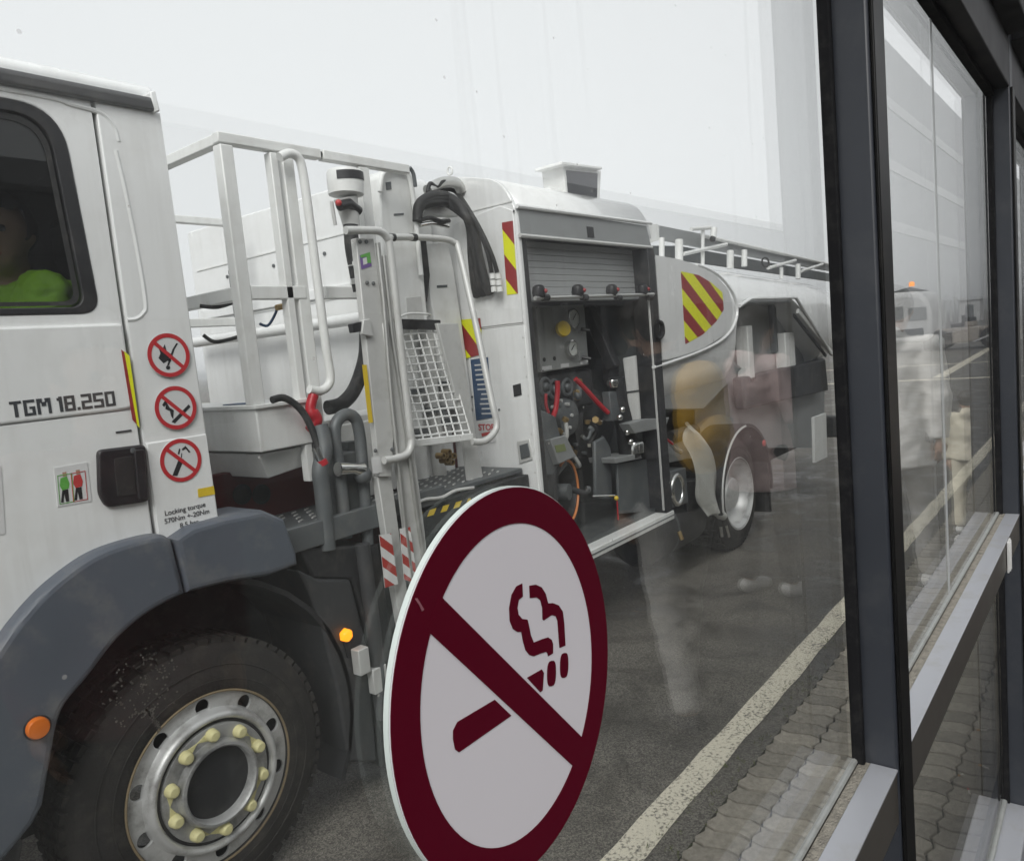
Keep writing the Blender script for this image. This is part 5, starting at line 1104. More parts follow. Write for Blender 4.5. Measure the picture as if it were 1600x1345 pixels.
# rim round the side recess and shutter rails inside it
obj('recess_trim', MB().tube([Vector((p.x, 2.497, p.z)) for p in cut_pts[1:5]], .016, 8), 'white_paint', tank, smooth=True)
obj('recess_top_plate', MB().box((6.38, 2.53, 2.075), (7.6, 2.8, 2.10)), 'header_grey', tank, .004)
obj('recess_rail', MB().bar(S(1246, 486, 2.52), S(1300, 553, 2.52), .03, .05), 'alu_dull', tank, .004)
obj('recess_rail', MB().bar(S(1240, 492, 2.56), S(1290, 556, 2.56), .02, .03), 'black_rubber', tank, .003)
obj('recess_lining', MB().prism([Vector((p.x, 2.80, p.z)) for p in [S(a_, b_, 2.5) for a_, b_ in ((1140, 520), (1150, 478), (1172, 462), (1246, 460), (1330, 560), (1330, 700), (1140, 700))]], (0, .01, 0)), 'header_grey', tank)
p = S(1222, 545, 2.76); obj('recess_box', MB().box((p.x-.12, 2.68, p.z-.2), (p.x+.16, 2.79, p.z+.16)), 'white_steel', tank, .01)
p = S(1166, 530, 2.7); obj('recess_post', MB().box((p.x-.06, 2.66, p.z-.4), (p.x+.06, 2.78, p.z+.12)), 'white_steel', tank, .01)
obj('hose_basket', MB().prism([S(a_, b_, 2.66) for a_, b_ in ((1160, 590), (1290, 560), (1295, 610), (1165, 640))], (0, .1, 0)), 'chassis_black', tank, .02)
obj('recess_bracket', MB().box((S(1210, 500, 2.75).x-.02, 2.74, 1.6), (S(1210, 500, 2.75).x+.04, 2.80, 2.08)), 'steel_grey', tank, .004)
# side fairing with its rounded end and the chevrons
fo = pxl([(1020, 402), (1060, 408), (1095, 419), (1120, 434), (1138, 455), (1146, 482), (1141, 505), (1125, 525), (1100, 541), (1065, 553), (1030, 562)], 2.475)
fo = [(4.79, 2.40)]+fo[1:]+[(4.79, 1.70)]
fa = plate('side_fairing', [fo], 2.478, .10, 'white_paint', tk, .015)
obj('fairing_edge', MB().tube(smooth_path([(a, 2.486, b) for a, b in pxl([(1088, 414), (1112, 424), (1133, 442), (1147, 465), (1151, 490), (1143, 514), (1124, 533), (1090, 550), (1040, 568), (1020, 574)], 2.49)], 4), .013, 8), 'white_paint', fa, smooth=True)
cv = rounded(pxl([(1064, 424), (1092, 430), (1112, 442), (1129, 457), (1131, 484), (1119, 503), (1098, 523), (1071, 538)], 2.4765), .01, 2)
s0, s1 = S(1066, 436, 2.4765), S(1118, 504, 2.4765)
striped('chevron_sticker', cv, 2.4768, math.atan2(s1.z-s0.z, s1.x-s0.x), .098, 'hazard_red', 'hazard_yellow', fa, phase=.55)
obj('door_pull', MB().tube(smooth_path([S(1027, 502, 2.46), S(1034, 506, 2.45), S(1035, 522, 2.45), S(1028, 530, 2.46)], 4), .016, 8), 'black_plastic', tk, smooth=True)
# lower valance of the tank, under the fairing
obj('tank_valance', MB().prism([(p.x, 2.60, p.z) for p in (S(1032, 560, 2.6), S(1120, 545, 2.6), S(1160, 575, 2.6), S(1100, 640, 2.6), S(1032, 640, 2.6))], (0, .3, 0)), 'header_grey', tk, .01)
obj('tank_saddle', MB().box((4.85, 3.0, .98), (9.0, 4.5, 1.3)), 'chassis_black', tk, .02)
# catwalk on the tank
cw = obj('catwalk', MB().prism([S(a, b, 3.15) for a, b in ((1030, 352), (1100, 366), (1300, 412), (1300, 424), (1100, 388), (1030, 374))], (0, .03, 0)), 'header_grey', tk, .004)
obj('catwalk_end', MB().prism([S(a, b, 3.12) for a, b in ((1012, 350), (1029, 350), (1031, 375), (1013, 381))], (0, .05, 0)), 'white_steel', cw, .004)
obj('catwalk_far_board', MB().prism([S(a, b, 3.9) for a, b in ((1010, 384), (1060, 384), (1300, 428), (1300, 440), (1012, 400))], (0, .03, 0)), 'cabinet_grey', cw, .004)
obj('catwalk_rail', MB().tube([S(1100, 369, 3.12), S(1300, 414, 3.12)], .018, 10), 'white_steel', cw, smooth=True)
for px, y0, y1, r in ((1034, 372, 402, .024), (1061, 375, 405, .036), (1098, 356, 410, .018), (1141, 392, 414, .035), (1163, 391, 410, .03), (1221, 418, 430, .02), (1247, 413, 430, .03)):
    obj('catwalk_post', MB().tube([S(px, y0, 3.08), S(px, y1+6, 3.08)], r, 10), 'white_steel', cw, smooth=True)
for a, b, c_, d in ((1068, 397, 1135, 382), (1200, 419, 1243, 407), (1252, 424, 1285, 413), (1080, 358, 1110, 356)):
    obj('catwalk_brace', MB().tube([S(a, b, 3.06), S(c_, d, 3.06)], .018, 8), 'white_steel', cw, smooth=True)
pc = S(1115, 364, 3.02); cmr = obj('rear_camera', MB().tube([S(1116, 357, 3.02), S(1114, 372, 3.02)], .03, 12), 'white_steel', cw, smooth=True)
obj('camera_lens', MB().tube([S(1114, 371, 3.02), S(1113, 375, 3.02)], .028, 12), 'black_plastic', cw, smooth=True)
obj('coiled_cable', MB().tube([S(1196, 410, 3.05)+Vector((.10*math.cos(a), 0, .05*math.sin(a))) for a in [k*math.pi/9 for k in range(18)]], .010, 6, closed=True), 'black_rubber', cw, smooth=True)
for k in range(9):
    x = 5.2+k*.5; obj('manhole', MB().lathe((x, 3.75, 2.58-(x-4.78)*.045), (0, 0, 1), [(-.1, .2), (.0, .2), (.02, .18), (.03, 0)], 20), 'white_steel', tk, smooth=True) if k in (2, 6) else None
# ---- around the rear wheel
fd = MB(); vs = []
for k in range(25):
    a = math.radians(188-k*8.2)
    for r, y in ((.545, 2.50), (.545, 3.2), (.565, 3.2), (.575, 2.50)): vs.append((6.2+r*math.cos(a), y, .50+r*math.sin(a)))
for k in range(24):
    for j in range(4): fd.f.append([4*k+j, 4*k+(j+1) % 4, 4*k+4+(j+1) % 4, 4*k+4+j])
fd.v = [Vector(v) for v in vs]
rfn = obj('rear_mudguard', fd, 'black_rubber', tk, smooth=True, angle=50)
obj('mudguard_bead', MB().tube([(6.2+.557*math.cos(a), 2.494, .50+.557*math.sin(a)) for a in [math.radians(186-k*6) for k in range(17)]], .009, 8), 'alu_dull', rfn, smooth=True)
obj('mud_flap', MB().prism([(6.72, 2.52, .66), (6.76, 2.52, .66), (6.76, 2.52, .2), (6.72, 2.52, .2)], (0, .6, 0)), 'black_rubber', rfn, .006)
# splash sheet ahead of the wheel, hanging hose end
sp = []; ctrl = [(1074, 660), (1094, 674), (1108, 703), (1118, 740), (1123, 778), (1124, 802)]; ctrl2 = [(1071, 668), (1072, 690), (1080, 720), (1086, 752), (1094, 785), (1106, 807)]
A_ = smooth_path([S(a, b, 2.46) for a, b in ctrl], 5); B_ = smooth_path([S(a, b, 2.50) for a, b in ctrl2], 5); m_ = len(A_)
ss = MB(); 
for i in range(m_):
    for j in range(5):
        t = j/4; q = A_[i].lerp(B_[i], t); q += Vector((.006*math.sin(i*.9+j*1.7), .022*math.sin(j*math.pi/2+i*.4), .004*math.sin(i*1.3+j))); ss.v.append(q)
ss.f = [[i*5+j, i*5+j+1, (i+1)*5+j+1, (i+1)*5+j] for i in range(m_-1) for j in range(4)]
so_ = obj('plastic_cover', ss, 'plastic_sheet', tk, smooth=True, angle=80, sub=1); so_.modifiers.new('t', 'SOLIDIFY').thickness = .004
obj('hose_end', MB().tube(smooth_path([S(1106, 790, 2.55), S(1118, 802, 2.55), S(1130, 806, 2.55)], 4), [.022]*6+[.035]*3, 12), 'plastic_sheet', tk, smooth=True)
for t in ((1134, 820, 1139, 838), (1126, 822, 1128, 838)): obj('spring_hose', MB().tube([S(t[0], t[1], 2.56), S(t[2], t[3], 2.56)], .014, 8), 'chrome', tk, smooth=True)
eb = obj('outlet_box', MB().prism([S(a, b, 2.56) for a, b in ((1040, 738), (1072, 730), (1076, 785), (1044, 796))], (0, .3, 0)), 'steel_grey', tk, .008)
p = S(1058, 765, 2.55); obj('outlet_ring', MB().tube([p+Vector((.085*math.cos(a), 0, .105*math.sin(a))) for a in [k*math.pi/18 for k in range(36)]], .02, 12, closed=True), 'chrome', eb, smooth=True)
obj('outlet_bore', MB().lathe(p, (0, 1, 0), [(-.005, .09), (.0, .085), (.004, 0)], 28), 'cabinet_grey', eb)
obj('dark_block', MB().prism([S(a, b, 2.58) for a, b in ((1074, 752), (1100, 748), (1104, 812), (1076, 812))], (0, .3, 0)), 'chassis_black', tk, .008)
obj('upper_bracket', MB().prism([S(a, b, 2.6) for a, b in ((1036, 690), (1078, 684), (1084, 716), (1042, 724))], (0, .3, 0)), 'header_grey', tk, .01)
obj('black_canister', MB().tube([S(1046, 684, 2.62), S(1085, 672, 2.62)], .05, 14), 'black_rubber', tk, smooth=True)
obj('tap', MB().tube([S(1048, 692, 2.54), S(1056, 702, 2.54), S(1064, 706, 2.54)], .018, 10), 'chrome', tk, smooth=True)
obj('red_lanyard', MB().tube([S(1038, 683, 2.53), S(1051, 694, 2.53)], .009, 8), 'red_hose', tk, smooth=True)
obj('air_tank', MB().lathe((4.72, 2.80, .45), (1, 0, 0), [(0, .05), (.02, .20), (.06, .235), (.78, .235), (.84, .20), (.86, .05)], 28), 'chassis_black', tk, smooth=True)
obj('tank_strap', MB().lathe((5.0, 2.80, .45), (1, 0, 0), [(0, .238), (.03, .238)], 24, cap=False), 'steel_grey', tk, smooth=True)
obj('drain_cock', MB().tube([(4.98, 2.55, .45), (4.98, 2.53, .39)], .016, 8), 'brass', tk)
# rear end
obj('dark_underside', MB().prism([(x, 2.85, z) for x, z in ((6.75, 1.15), (9.3, 1.15), (9.3, .55), (9.0, .5), (6.9, .5), (6.75, .7))], (0, .05, 0)), 'chassis_black', tk, .01)  # flat dark sheet across the underside behind the rear wheel
obj('white_plate', MB().prism([S(a, b, 2.5) for a, b in ((1272, 652), (1291, 645), (1293, 714), (1274, 723))], (0, .03, 0)), 'white_steel', tk, .004)
obj('red_side_lamp', MB().lathe(S(1193, 692, 2.505), (0, -1, 0), [(0, .03), (.012, .028), (.016, 0)], 12), 'label_red', tk, smooth=True)
obj('rear_bumper', MB().box((9.3, 2.55, .5), (9.45, 4.95, .75)), 'chassis_black', tk, .02)
# ================================================================== people
def remesh(mb, vox, smooth=4, name='tmp', disp=0.0):
    me = bpy.data.meshes.new(name); me.from_pydata([tuple(v) for v in mb.v], [], mb.f)
    o = bpy.data.objects.new(name, me); COL.objects.link(o)
    r = o.modifiers.new('r', 'REMESH'); r.mode = 'VOXEL'; r.voxel_size = vox
    s = o.modifiers.new('s', 'SMOOTH'); s.iterations = smooth; s.factor = .5
    if disp:
        t = bpy.data.textures.new('fold', 'CLOUDS'); t.noise_scale = .09
        d = o.modifiers.new('d', 'DISPLACE'); d.texture = t; d.strength = disp; d.mid_level = .5
    dg = bpy.context.evaluated_depsgraph_get(); m = bpy.data.meshes.new_from_object(o.evaluated_get(dg))
    bpy.data.objects.remove(o); bpy.data.meshes.remove(me)
    return m
def cap_tube(mb, a, b, r0, r1, n=12):
    a, b = Vector(a), Vector(b); d = (b-a).normalized()
    path = [a-d*r0*.95, a-d*r0*.7, a, a.lerp(b, .5), b, b+d*r1*.7, b+d*r1*.95]
    mb.tube(path, [r0*.3, r0*.72, r0, (r0+r1)/2, r1, r1*.72, r1*.3], n); return mb
def add_hand(mb, wrist, direc, palm_n, s=1.0, curl=.35):
    """palm and five separate tapered fingers, thumb leaving the side of the palm near its base"""
    w_, d, nrm = Vector(wrist), Vector(direc).normalized(), Vector(palm_n).normalized(); side = d.cross(nrm).normalized()
    for k, (off, ln) in enumerate(((-.030, .066), (-.010, .076), (.010, .071), (.030, .055))):
        b0 = w_+d*.078*s+side*off*s; p = [b0-d*.02*s]; cur = b0; dd = d.copy()
        for q in range(3):
            p.append(cur.copy()); dd = (dd*math.cos(curl*.6)+nrm*math.sin(curl*.6)).normalized(); cur = cur+dd*ln*s/3
        p.append(cur); mb.tube(p, [.0095*s, .0095*s, .009*s, .008*s, .0055*s], 8)
    t0 = w_+d*.03*s-side*.034*s; mb.tube([t0+side*.015*s, t0-side*.012*s+d*.02*s, t0-side*.024*s+d*.045*s+nrm*.012*s, t0-side*.02*s+d*.068*s+nrm*.022*s], [.013*s, .012*s, .0105*s, .006*s], 8)
def limb_pts(h, legs, arms, lean):
    k = h/1.72
    J = dict(pelvis=(0, 0, .96), waist=(0, lean*.3, 1.10), chest=(0, lean*.7, 1.30), neck=(0, lean, 1.47), head=(0, lean+.02, 1.615))
    for s, nm in ((-1, 'L'), (1, 'R')):
        f, kn = legs[0 if s < 0 else 1]
        J['hip'+nm] = (s*.09, 0, .92); J['knee'+nm] = (s*.10, f*.5+kn, .50); J['ank'+nm] = (s*.105, f, .09); J['toe'+nm] = (s*.125, f+.14, .04)
        J['sh'+nm] = (s*.185, lean*.95, 1.415); e, wv = arms[0 if s < 0 else 1]
        J['el'+nm] = (s*.235+e[0]*s, lean*.9+e[1], 1.14+e[2]); J['wr'+nm] = (s*.22+wv[0]*s, lean*.9+wv[1], .90+wv[2])
    return {a: Vector(b)*k for a, b in J.items()}, k
def person(loc, rot, h, label, group, top, bottom, shoe, legs, arms, lean=0, coat_len=.0, hair_long=False, bag=None, hood=False):
    root = empty('person', loc, label, 'person', group)
    J, k = limb_pts(h, legs, arms, lean)
    Rz = Matrix.Rotation(rot, 4, 'Z'); T = Matrix.Translation(loc)
    W = {a: (T @ Rz @ v) for a, v in J.items()}
    fwd = (Rz @ Vector((0, 1, 0))); rgt = (Rz @ Vector((1, 0, 0))); up = Vector((0, 0, 1))
    b = MB(); c = lambda a, d, r0, r1: cap_tube(b, W[a], W[d], r0*k, r1*k)
    c('pelvis', 'waist', .135, .12); c('waist', 'chest', .12, .14); c('chest', 'neck', .13, .06); c('neck', 'head', .055, .06)
    for s in 'LR':
        c('hip'+s, 'knee'+s, .085, .055); c('knee'+s, 'ank'+s, .053, .036); cap_tube(b, W['ank'+s]-up*.03*k, W['toe'+s], .036*k, .03*k)
        cap_tube(b, W['chest']+up*.08*k, W['sh'+s], .075*k, .06*k); c('sh'+s, 'el'+s, .05, .038); c('el'+s, 'wr'+s, .037, .026)
        d = (W['wr'+s]-W['el'+s]).normalized(); b.ball(W['wr'+s]+d*.05*k, .045*k, 12, (.75, .75, 1.0))
    H = W['head']; b.ball(H+up*.02*k, .098*k, 18, (.88, .98, 1.22)); b.ball(H+fwd*.035*k-up*.06*k, .06*k, 14, (.95, .95, 1))
    b.tube([H+fwd*.09*k+up*.02*k, H+fwd*.112*k-up*.022*k, H+fwd*.09*k-up*.03*k], [.008*k, .016*k, .012*k], 8)
    for s in (-1, 1): b.ball(H+rgt*s*.088*k-up*.0*k, .026*k, 10, (.5, .8, 1.1))
    bm_ = remesh(b, .013, 3)
    hm = MB()
    for s in 'LR':
        d = (W['wr'+s]-W['el'+s]).normalized(); add_hand(hm, W['wr'+s], d, (rgt*(1 if s == 'L' else -1)+fwd*.3), k)
    me2 = bpy.data.meshes.new('h'); me2.from_pydata([tuple(v) for v in hm.v], [], hm.f)
    bb = bmesh.new(); bb.from_mesh(bm_); bb.from_mesh(me2); bb.to_mesh(bm_); bb.free(); bpy.data.meshes.remove(me2)
    obj('body', bm_, 'skin', root, smooth=True, angle=180)
    for s in (-1, 1): obj('eye', MB().ball(H+fwd*.088*k+rgt*s*.033*k+up*.02*k, .0115*k, 10), 'sign_black', root, smooth=True)
    obj('mouth', MB().tube([H+fwd*.094*k+rgt*q*.024*k-up*(.062-.004*abs(q))*k for q in (-1, -.5, 0, .5, 1)], [.003*k, .005*k, .006*k, .005*k, .003*k], 6), 'label_red', root, smooth=True)
    hr_ = MB().ball(H+up*.045*k-fwd*.018*k, .112*k, 18, (.93, .98, 1.02))
    if hair_long:
        hr_.tube([H-fwd*.05*k+up*.05*k, H-fwd*.085*k-up*.06*k, H-fwd*.09*k-up*.2*k, H-fwd*.085*k-up*.32*k], [.09*k, .088*k, .08*k, .04*k], 12)
    hmesh = remesh(hr_, .014, 3, disp=.012)
    # keep the hair off the face
    bb = bmesh.new(); bb.from_mesh(hmesh)
    dl = [v for v in bb.verts if (v.co-H).dot(fwd) > .045*k and (v.co-H).z < .075*k]; bmesh.ops.delete(bb, geom=dl, context='VERTS'); bb.to_mesh(hmesh); bb.free()
    obj('hair', hmesh, 'hair', root, smooth=True, angle=180)
    t = MB(); ct = lambda a, d, r0, r1: cap_tube(t, W[a], W[d], r0*k, r1*k)
    ct('pelvis', 'waist', .145, .128)
    for s in 'LR': ct('hip'+s, 'knee'+s, .10, .072); t.tube([W['knee'+s], W['knee'+s].lerp(W['ank'+s], .5), W['ank'+s]+up*.01*k], [.072*k, .064*k, .060*k], 14); t.ball(W['knee'+s], .072*k)
    obj('trousers', remesh(t, .015, 3, disp=.02), bottom, root, smooth=True, angle=180)
    j = MB(); cj = lambda a, d, r0, r1: cap_tube(j, W[a], W[d], r0*k, r1*k)
    cj('waist', 'chest', .15, .165); cj('chest', 'neck', .15, .075)
    hem = W['pelvis']-up*(.06+coat_len)*k
    j.tube([W['waist']+up*.03*k, W['pelvis'], hem], [.15*k, .175*k, (.185+coat_len*.12)*k], 18)
    for s in 'LR':
        cap_tube(j, W['chest']+up*.08*k, W['sh'+s], .09*k, .075*k); cj('sh'+s, 'el'+s, .072, .062); j.tube([W['el'+s], W['el'+s].lerp(W['wr'+s], .97)], [.061*k, .046*k], 14); j.ball(W['el'+s], .061*k)
    if hood: j.ball(W['neck']-fwd*.07*k, .10*k, 14, (1.1, .8, .8))
    obj('jacket', remesh(j, .015, 3, disp=.03), top, root, smooth=True, angle=180)
    for s in 'LR':
        q = MB(); cap_tube(q, W['ank'+s]-up*.035*k-fwd*.02*k, W['toe'+s]-up*.005*k, .050*k, .040*k)
        sh_ = obj('shoe', remesh(q, .010, 3), shoe, root, smooth=True, angle=180)
    if bag == 'backpack':
        p = W['chest']-fwd*.24*k-up*.02*k; q = MB()
        for zz in (-.11, 0, .09): q.ball(p+up*zz*k, .125*k, 16, (1.05, .75, .95))
        root2 = empty('backpack', p-up*.3*k, 'ochre yellow backpack on the back of the person in a dark jacket', 'backpack')
        obj('bag_body', remesh(q, .015, 3, disp=.02), 'ochre_bag', root2, smooth=True, angle=180)
        obj('bag_pocket', remesh(MB().ball(p-fwd*.075*k-up*.07*k, .09*k, 14, (1.1, .7, .9)), .012, 2), 'ochre_bag', root2, smooth=True, angle=180)
        for s in (-1, 1): obj('strap', MB().tube(smooth_path([p+rgt*s*.09*k+up*.2*k, W['sh'+('L' if s < 0 else 'R')]*.55+W['neck']*.45+up*.045*k, W['chest']+rgt*s*.11*k+fwd*.15*k, W['waist']+rgt*s*.15*k+fwd*.06*k, p+rgt*s*.10*k-up*.12*k], 5), .010*k, 8), 'dark_cloth', root2, smooth=True)
    if bag == 'shoulder':
        p = W['pelvis']+rgt*.24*k+up*.05*k
        root2 = empty('shoulder_bag', p-up*.12*k, 'black shoulder bag carried by the person in the white coat', 'bag')
        obj('bag_body', MB().box(p-Vector((.06, .13, .11)), p+Vector((.06, .13, .09))), 'dark_cloth', root2, .03)
        obj('strap', MB().tube(smooth_path([p+up*.08*k+fwd*.1*k, W['shR']+up*.085*k+fwd*.02*k, W['shR']+up*.085*k-fwd*.02*k, p+up*.08*k-fwd*.1*k], 5), .012, 8), 'dark_cloth', root2, smooth=True)
    return root
QG = 'people standing in the shelter'
A0 = ((0, 0, 0), (0, .02, 0)); AB = ((.02, .02, 0), (-.08, .22, .22))
person((2.88, -.86, FZ), math.radians(-150), 1.76, 'person in dark jacket and grey trousers wearing an ochre backpack', QG, 'dark_cloth', 'jeans', 'dark_cloth', ((.18, .02), (-.16, .04)), (AB, A0), .02, bag='backpack')
person((4.45, -1.08, FZ), math.radians(-60), 1.70, 'person with dark hair in a long dusty pink coat', QG, 'pink_coat', 'dark_cloth', 'shoe_white', ((.08, .02), (-.06, .02)), (AB, AB), .0, coat_len=.22, hair_long=True, hood=True)
person((3.75, -1.45, FZ), math.radians(-110), 1.78, 'person all in dark clothes between the backpack and the pink coat', QG, 'dark_cloth', 'dark_cloth', 'dark_cloth', ((.05, .02), (-.05, .02)), (A0, A0))
person((4.80, -.42, FZ), math.radians(-80), 1.74, 'person in a white coat and grey jeans with white shoes', QG, 'white_coat', 'jeans', 'shoe_white', ((.15, .02), (-.12, .04)), (A0, AB), .02, coat_len=.15, hood=True, bag='shoulder')
person((6.3, -.27, FZ), math.radians(-95), 1.02, 'small child in a cream padded suit, farthest along the shelter', QG, 'cream_cloth', 'cream_cloth', 'shoe_white', ((.12, .02), (-.10, .02)), (A0, A0), hood=True)
person((.80, -1.25, FZ), math.radians(5), 1.74, 'person in a dark red jacket nearest the no smoking sign', QG, 'maroon_cloth', 'dark_cloth', 'dark_cloth', ((.04, .02), (-.03, .02)), (A0, A0), .0, coat_len=.05)
# ------------------------------------------------------------------ the driver behind the cab window
def driver():
    sh = S(70, 446, 2.72); root = empty('person', (sh.x, 2.88, 1.55), 'driver in yellow green high visibility jacket behind the cab side window', 'person')
    up = Vector((0, 0, 1)); X = sh.x
    shL, shR = Vector((X, 2.70, sh.z-.05)), Vector((X+.02, 3.08, sh.z-.05)); neck = Vector((X-.01, 2.89, sh.z+.02)); hd = Vector((X-.06, 2.86, sh.z+.165))
    pel = Vector((X+.03, 2.89, sh.z-.60)); elL = Vector((X-.10, 2.66, sh.z-.26)); wrL = Vector((X-.36, 2.68, sh.z-.20)); elR = Vector((X-.14, 3.16, sh.z-.28)); wrR = Vector((X-.40, 3.06, sh.z-.18))
    look = Vector((-.55, -.83, 0)).normalized(); rgt = Vector((look.y, -look.x, 0))
    b = MB(); cap_tube(b, pel, neck-up*.1, .14, .12); cap_tube(b, neck-up*.06, hd, .06, .06)
    for s_, e_, w_ in ((shL, elL, wrL), (shR, elR, wrR)):
        cap_tube(b, neck-up*.08, s_, .07, .06); cap_tube(b, s_, e_, .05, .04); cap_tube(b, e_, w_, .04, .028); b.ball(w_+(w_-e_).normalized()*.05, .042, 12)
    for s_ in (-1, 1):
        hip = pel+Vector((-.05, s_*.1, -.02)); kn = pel+Vector((-.46, s_*.16, .03)); cap_tube(b, hip, kn, .085, .06); cap_tube(b, kn, kn+Vector((-.08, 0, -.30)), .055, .04)
    b.ball(hd+up*.02, .098, 18, (.9, .95, 1.22)); b.ball(hd+look*.035-up*.06, .06, 14)
    b.tube([hd+look*.09+up*.02, hd+look*.112-up*.022, hd+look*.09-up*.03], [.008, .016, .012], 8)
    for s_ in (-1, 1): b.ball(hd+rgt*s_*.088, .026, 10, (.8, .8, 1.1))
    bm_ = remesh(b, .013, 3); hm = MB(); add_hand(hm, wrL, wrL-elL, (0, .3, -1), 1, .7); add_hand(hm, wrR, wrR-elR, (0, -.3, -1), 1, .7)
    me2 = bpy.data.meshes.new('h'); me2.from_pydata([tuple(v) for v in hm.v], [], hm.f); bb = bmesh.new(); bb.from_mesh(bm_); bb.from_mesh(me2); bb.to_mesh(bm_); bb.free()
    obj('body', bm_, 'skin', root, smooth=True, angle=180)
    for s_ in (-1, 1): obj('eye', MB().ball(hd+look*.088+rgt*s_*.033+up*.02, .0115, 10), 'sign_black', root, smooth=True)
    obj('mouth', MB().tube([hd+look*.094+rgt*q*.024-up*(.062-.004*abs(q)) for q in (-1, -.5, 0, .5, 1)], [.003, .005, .006, .005, .003], 6), 'label_red', root, smooth=True)
    h = remesh(MB().ball(hd+up*.045-look*.018, .112, 18), .014, 3, disp=.012); bb = bmesh.new(); bb.from_mesh(h)
    bmesh.ops.delete(bb, geom=[v for v in bb.verts if (v.co-hd).dot(look) > .045 and (v.co-hd).z < .075], context='VERTS'); bb.to_mesh(h); bb.free()
    obj('hair', h, 'hair', root, smooth=True, angle=180)
    j = MB(); cap_tube(j, pel+up*.05, neck-up*.12, .17, .16); cap_tube(j, neck-up*.10, neck-up*.02, .13, .085)
    for s_, e_, w_ in ((shL, elL, wrL), (shR, elR, wrR)):
        cap_tube(j, neck-up*.09, s_, .10, .088); cap_tube(j, s_, e_, .088, .074); j.tube([e_, e_.lerp(w_, .95)], [.07, .05], 14); j.ball(e_, .072)
    ja = obj('jacket', remesh(j, .011, 2, disp=.075), 'hivis', root, smooth=True, angle=180)
    m_ = shL.lerp(elL, .62); d = (elL-shL).normalized(); obj('reflective_band', MB().tube([m_-d*.022, m_+d*.022], .091, 24, cap=False), 'reflective_grey', root, smooth=True)
    tr_ = MB()
    for s_ in (-1, 1):
        hip = pel+Vector((-.05, s_*.1, -.02)); kn = pel+Vector((-.46, s_*.16, .03)); cap_tube(tr_, hip, kn, .10, .075); tr_.tube([kn, kn+Vector((-.08, 0, -.28))], [.075, .06], 14)
    obj('trousers', remesh(tr_, .015, 3), 'dark_cloth', root, smooth=True, angle=180)
    st_ = obj('driver_seat', MB().box((X+.16, 2.66, 1.5), (X+.27, 3.14, sh.z+.05)).box((X-.34, 2.66, 1.42), (X+.2, 3.14, 1.58)), 'seat_dark', tk, .05, seg=3)
    obj('headrest', MB().box((X+.15, 2.75, sh.z+.08), (X+.24, 3.03, sh.z+.27)), 'seat_dark', st_, .04, seg=3)
    obj('sun_blind', MB().box((.3, 4.70, 2.30), (1.3, 4.72, 2.44)), 'reflective_grey', tk, .004)
driver()

# ================================================================== far side of the apron
g = SZ(1468, 548); TU = empty('tow_tractor', (g.x, g.y, 0), 'low beige tow tractor with big black tyres far out on the apron', 'tractor')
def tw(p, r, par, ax=(1, 0, 0)):
    t_ = obj('tyre', MB().lathe(p, ax, [(-.16, r*.55), (-.18, r*.9), (-.1, r), (.1, r), (.18, r*.9), (.16, r*.55)], 28), 'tyre_rubber', par, smooth=True); obj('rim', MB().lathe(p, ax, [(-.17, r*.55), (-.12, r*.5), (-.1, 0)], 20), 'steel_grey', t_, smooth=True)
g2 = SZ(1541, 547)
for gg in (g, g2): tw((g.x, gg.y, .46), .46, TU)
for gg in (g, g2): tw((g.x+1.5, gg.y, .46), .46, TU)
ym = min(g.y, g2.y); yM = max(g.y, g2.y)
obj('body', MB().box((g.x+.05, ym+.5, .3), (g.x+1.5, yM-.5, .98)).box((g.x+.2, ym-.3, .75), (g.x+1.4, yM+.3, .95)), 'far_beige', TU, .06)
obj('engine_cover', MB().box((g.x+.1, ym+.7, .98), (g.x+1.3, yM-1.0, 1.22)), 'far_beige', TU, .05)
obj('seat', MB().box((g.x+.4, yM-.9, .98), (g.x+.9, yM-.4, 1.15)).box((g.x+.4, yM-.95, 1.1), (g.x+.9, yM-.85, 1.5)), 'seat_dark', TU, .03)
obj('tow_bar', MB().tube([(g.x-.1, ym+.7, .3), (g.x-.3, ym+.1, .55)], .04, 8), 'far_white', TU, smooth=True)
obj('coaming', MB().box((g.x+.1, ym+.6, 1.22), (g.x+.15, yM-.9, 1.4)), 'chassis_black', TU, .01)
g = SZ(1418, 552); FT = empty('service_vehicle', (g.x, g.y, 0), 'pale rounded service vehicle with an orange beacon, far behind the window frame', 'vehicle')
obj('body', MB().prism([(g.x, g.y+a, b) for a, b in rounded([(-1.05, .45), (-1.05, 1.9), (-.75, 2.75), (1.4, 2.85), (1.8, 2.0), (1.8, .45)], .5, 6)], (3.5, 0, 0)), 'far_white', FT, .25, seg=4)
obj('window', MB().box((g.x-.02, g.y-.85, 1.45), (g.x, g.y-.1, 2.05)), 'header_grey', FT, .02)
obj('window', MB().box((g.x-.02, g.y+.1, 1.45), (g.x, g.y+1.5, 2.15)), 'header_grey', FT, .02)
obj('grille', MB().box((g.x-.03, g.y-.7, .75), (g.x, g.y+1.4, 1.1)), 'steel_grey', FT, .02)
for y in (-.8, 1.5): tw((g.x+.6, g.y+y, .46), .46, FT, (0, 1, 0))
b = obj('beacon', MB().lathe((g.x+.4, g.y-.2, 3.02), (0, 0, 1), [(0, .12), (.15, .12), (.2, .08), (.22, 0)], 14), 'orange_lit', FT, smooth=True)
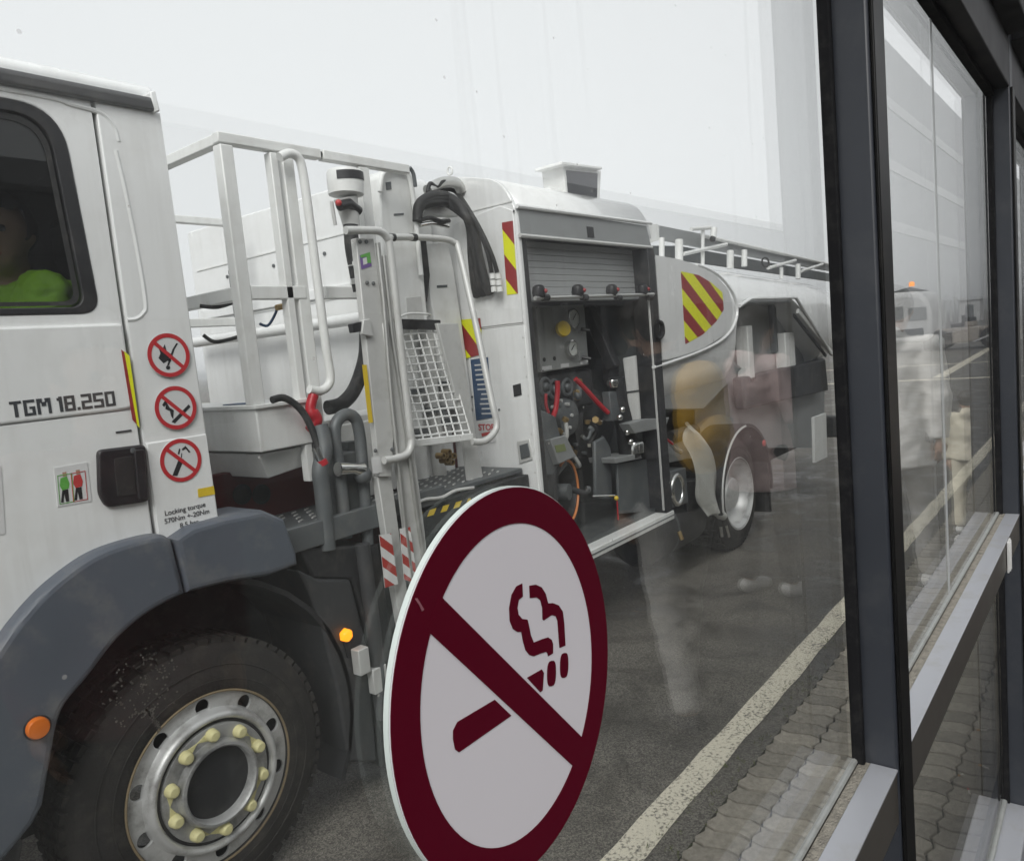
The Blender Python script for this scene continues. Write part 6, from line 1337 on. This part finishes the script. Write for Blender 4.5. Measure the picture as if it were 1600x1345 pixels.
obj('beacon_bracket', MB().prism([(g.x+.35, g.y+a, c) for a, c in ((-.9, 2.75), (-.1, 3.0), (.9, 2.8), (1.4, 3.1), (1.5, 3.1), (.9, 2.7))], (.1, 0, 0)), 'steel_grey', FT, .01)
ORD = ['leftmost', 'second', 'third', 'fourth', 'middle', 'fourth last', 'third last', 'second last', 'rightmost']
POSTL = [o_+' pale post, counted from the left, in the hazy row beyond the apron' for o_ in ORD]
for k in range(9):
    px = 1449+k*7.2+random.uniform(-1, 1); d = 118+random.uniform(-6, 8); p = ray(px, 480); p = p*(d/p.x); hgt = random.uniform(2.7, 3.3)
    l_ = empty('apron_post', (d, p.y, 0), POSTL[k], 'post', 'row of pale posts beyond the apron')
    obj('shaft', MB().tube([(d, p.y, 0), (d, p.y, hgt)], [.14, .10], 8), 'far_pole', l_, smooth=True); obj('cap', MB().box((d-.15, p.y-.18, hgt), (d+.15, p.y+.18, hgt+.16)), 'far_pole', l_, .02)
p = ray(1515, 484); p = p*(110/p.x); bh = empty('white_hut', (110, p.y, 0), 'small bright white hut far off behind the tow tractor', 'hut')
obj('wall', MB().box((110, p.y-1.1, 0), (113, p.y+1.1, 2.6)), 'far_white', bh, .03); obj('roof', MB().box((109.8, p.y-1.3, 2.6), (113.2, p.y+1.3, 2.78)), 'far_pole', bh, .02); obj('door', MB().box((109.96, p.y-.45, 0), (110, p.y+.45, 2.05)), 'steel_grey', bh, .01)
# ================================================================== the damp air over the apron
hz_m = bpy.data.materials.new('damp_air'); hz_m.use_nodes = True; nt = hz_m.node_tree; nt.nodes.clear()
vol = nt.nodes.new('ShaderNodeVolumePrincipled'); vol.inputs['Color'].default_value = (.93, .94, .95, 1); vol.inputs['Density'].default_value = .0032; vol.inputs['Anisotropy'].default_value = .2
vol.inputs['Density Attribute'].default_value = ''; vol.inputs['Temperature Attribute'].default_value = ''; hz_m.cycles.homogeneous_volume = True
ou = nt.nodes.new('ShaderNodeOutputMaterial'); nt.links.new(vol.outputs['Volume'], ou.inputs['Volume']); MATS['damp_air'] = hz_m
props(obj('haze', MB().box((-620, -620, -1), (920, 920, 4.2)), 'damp_air'), kind='stuff')
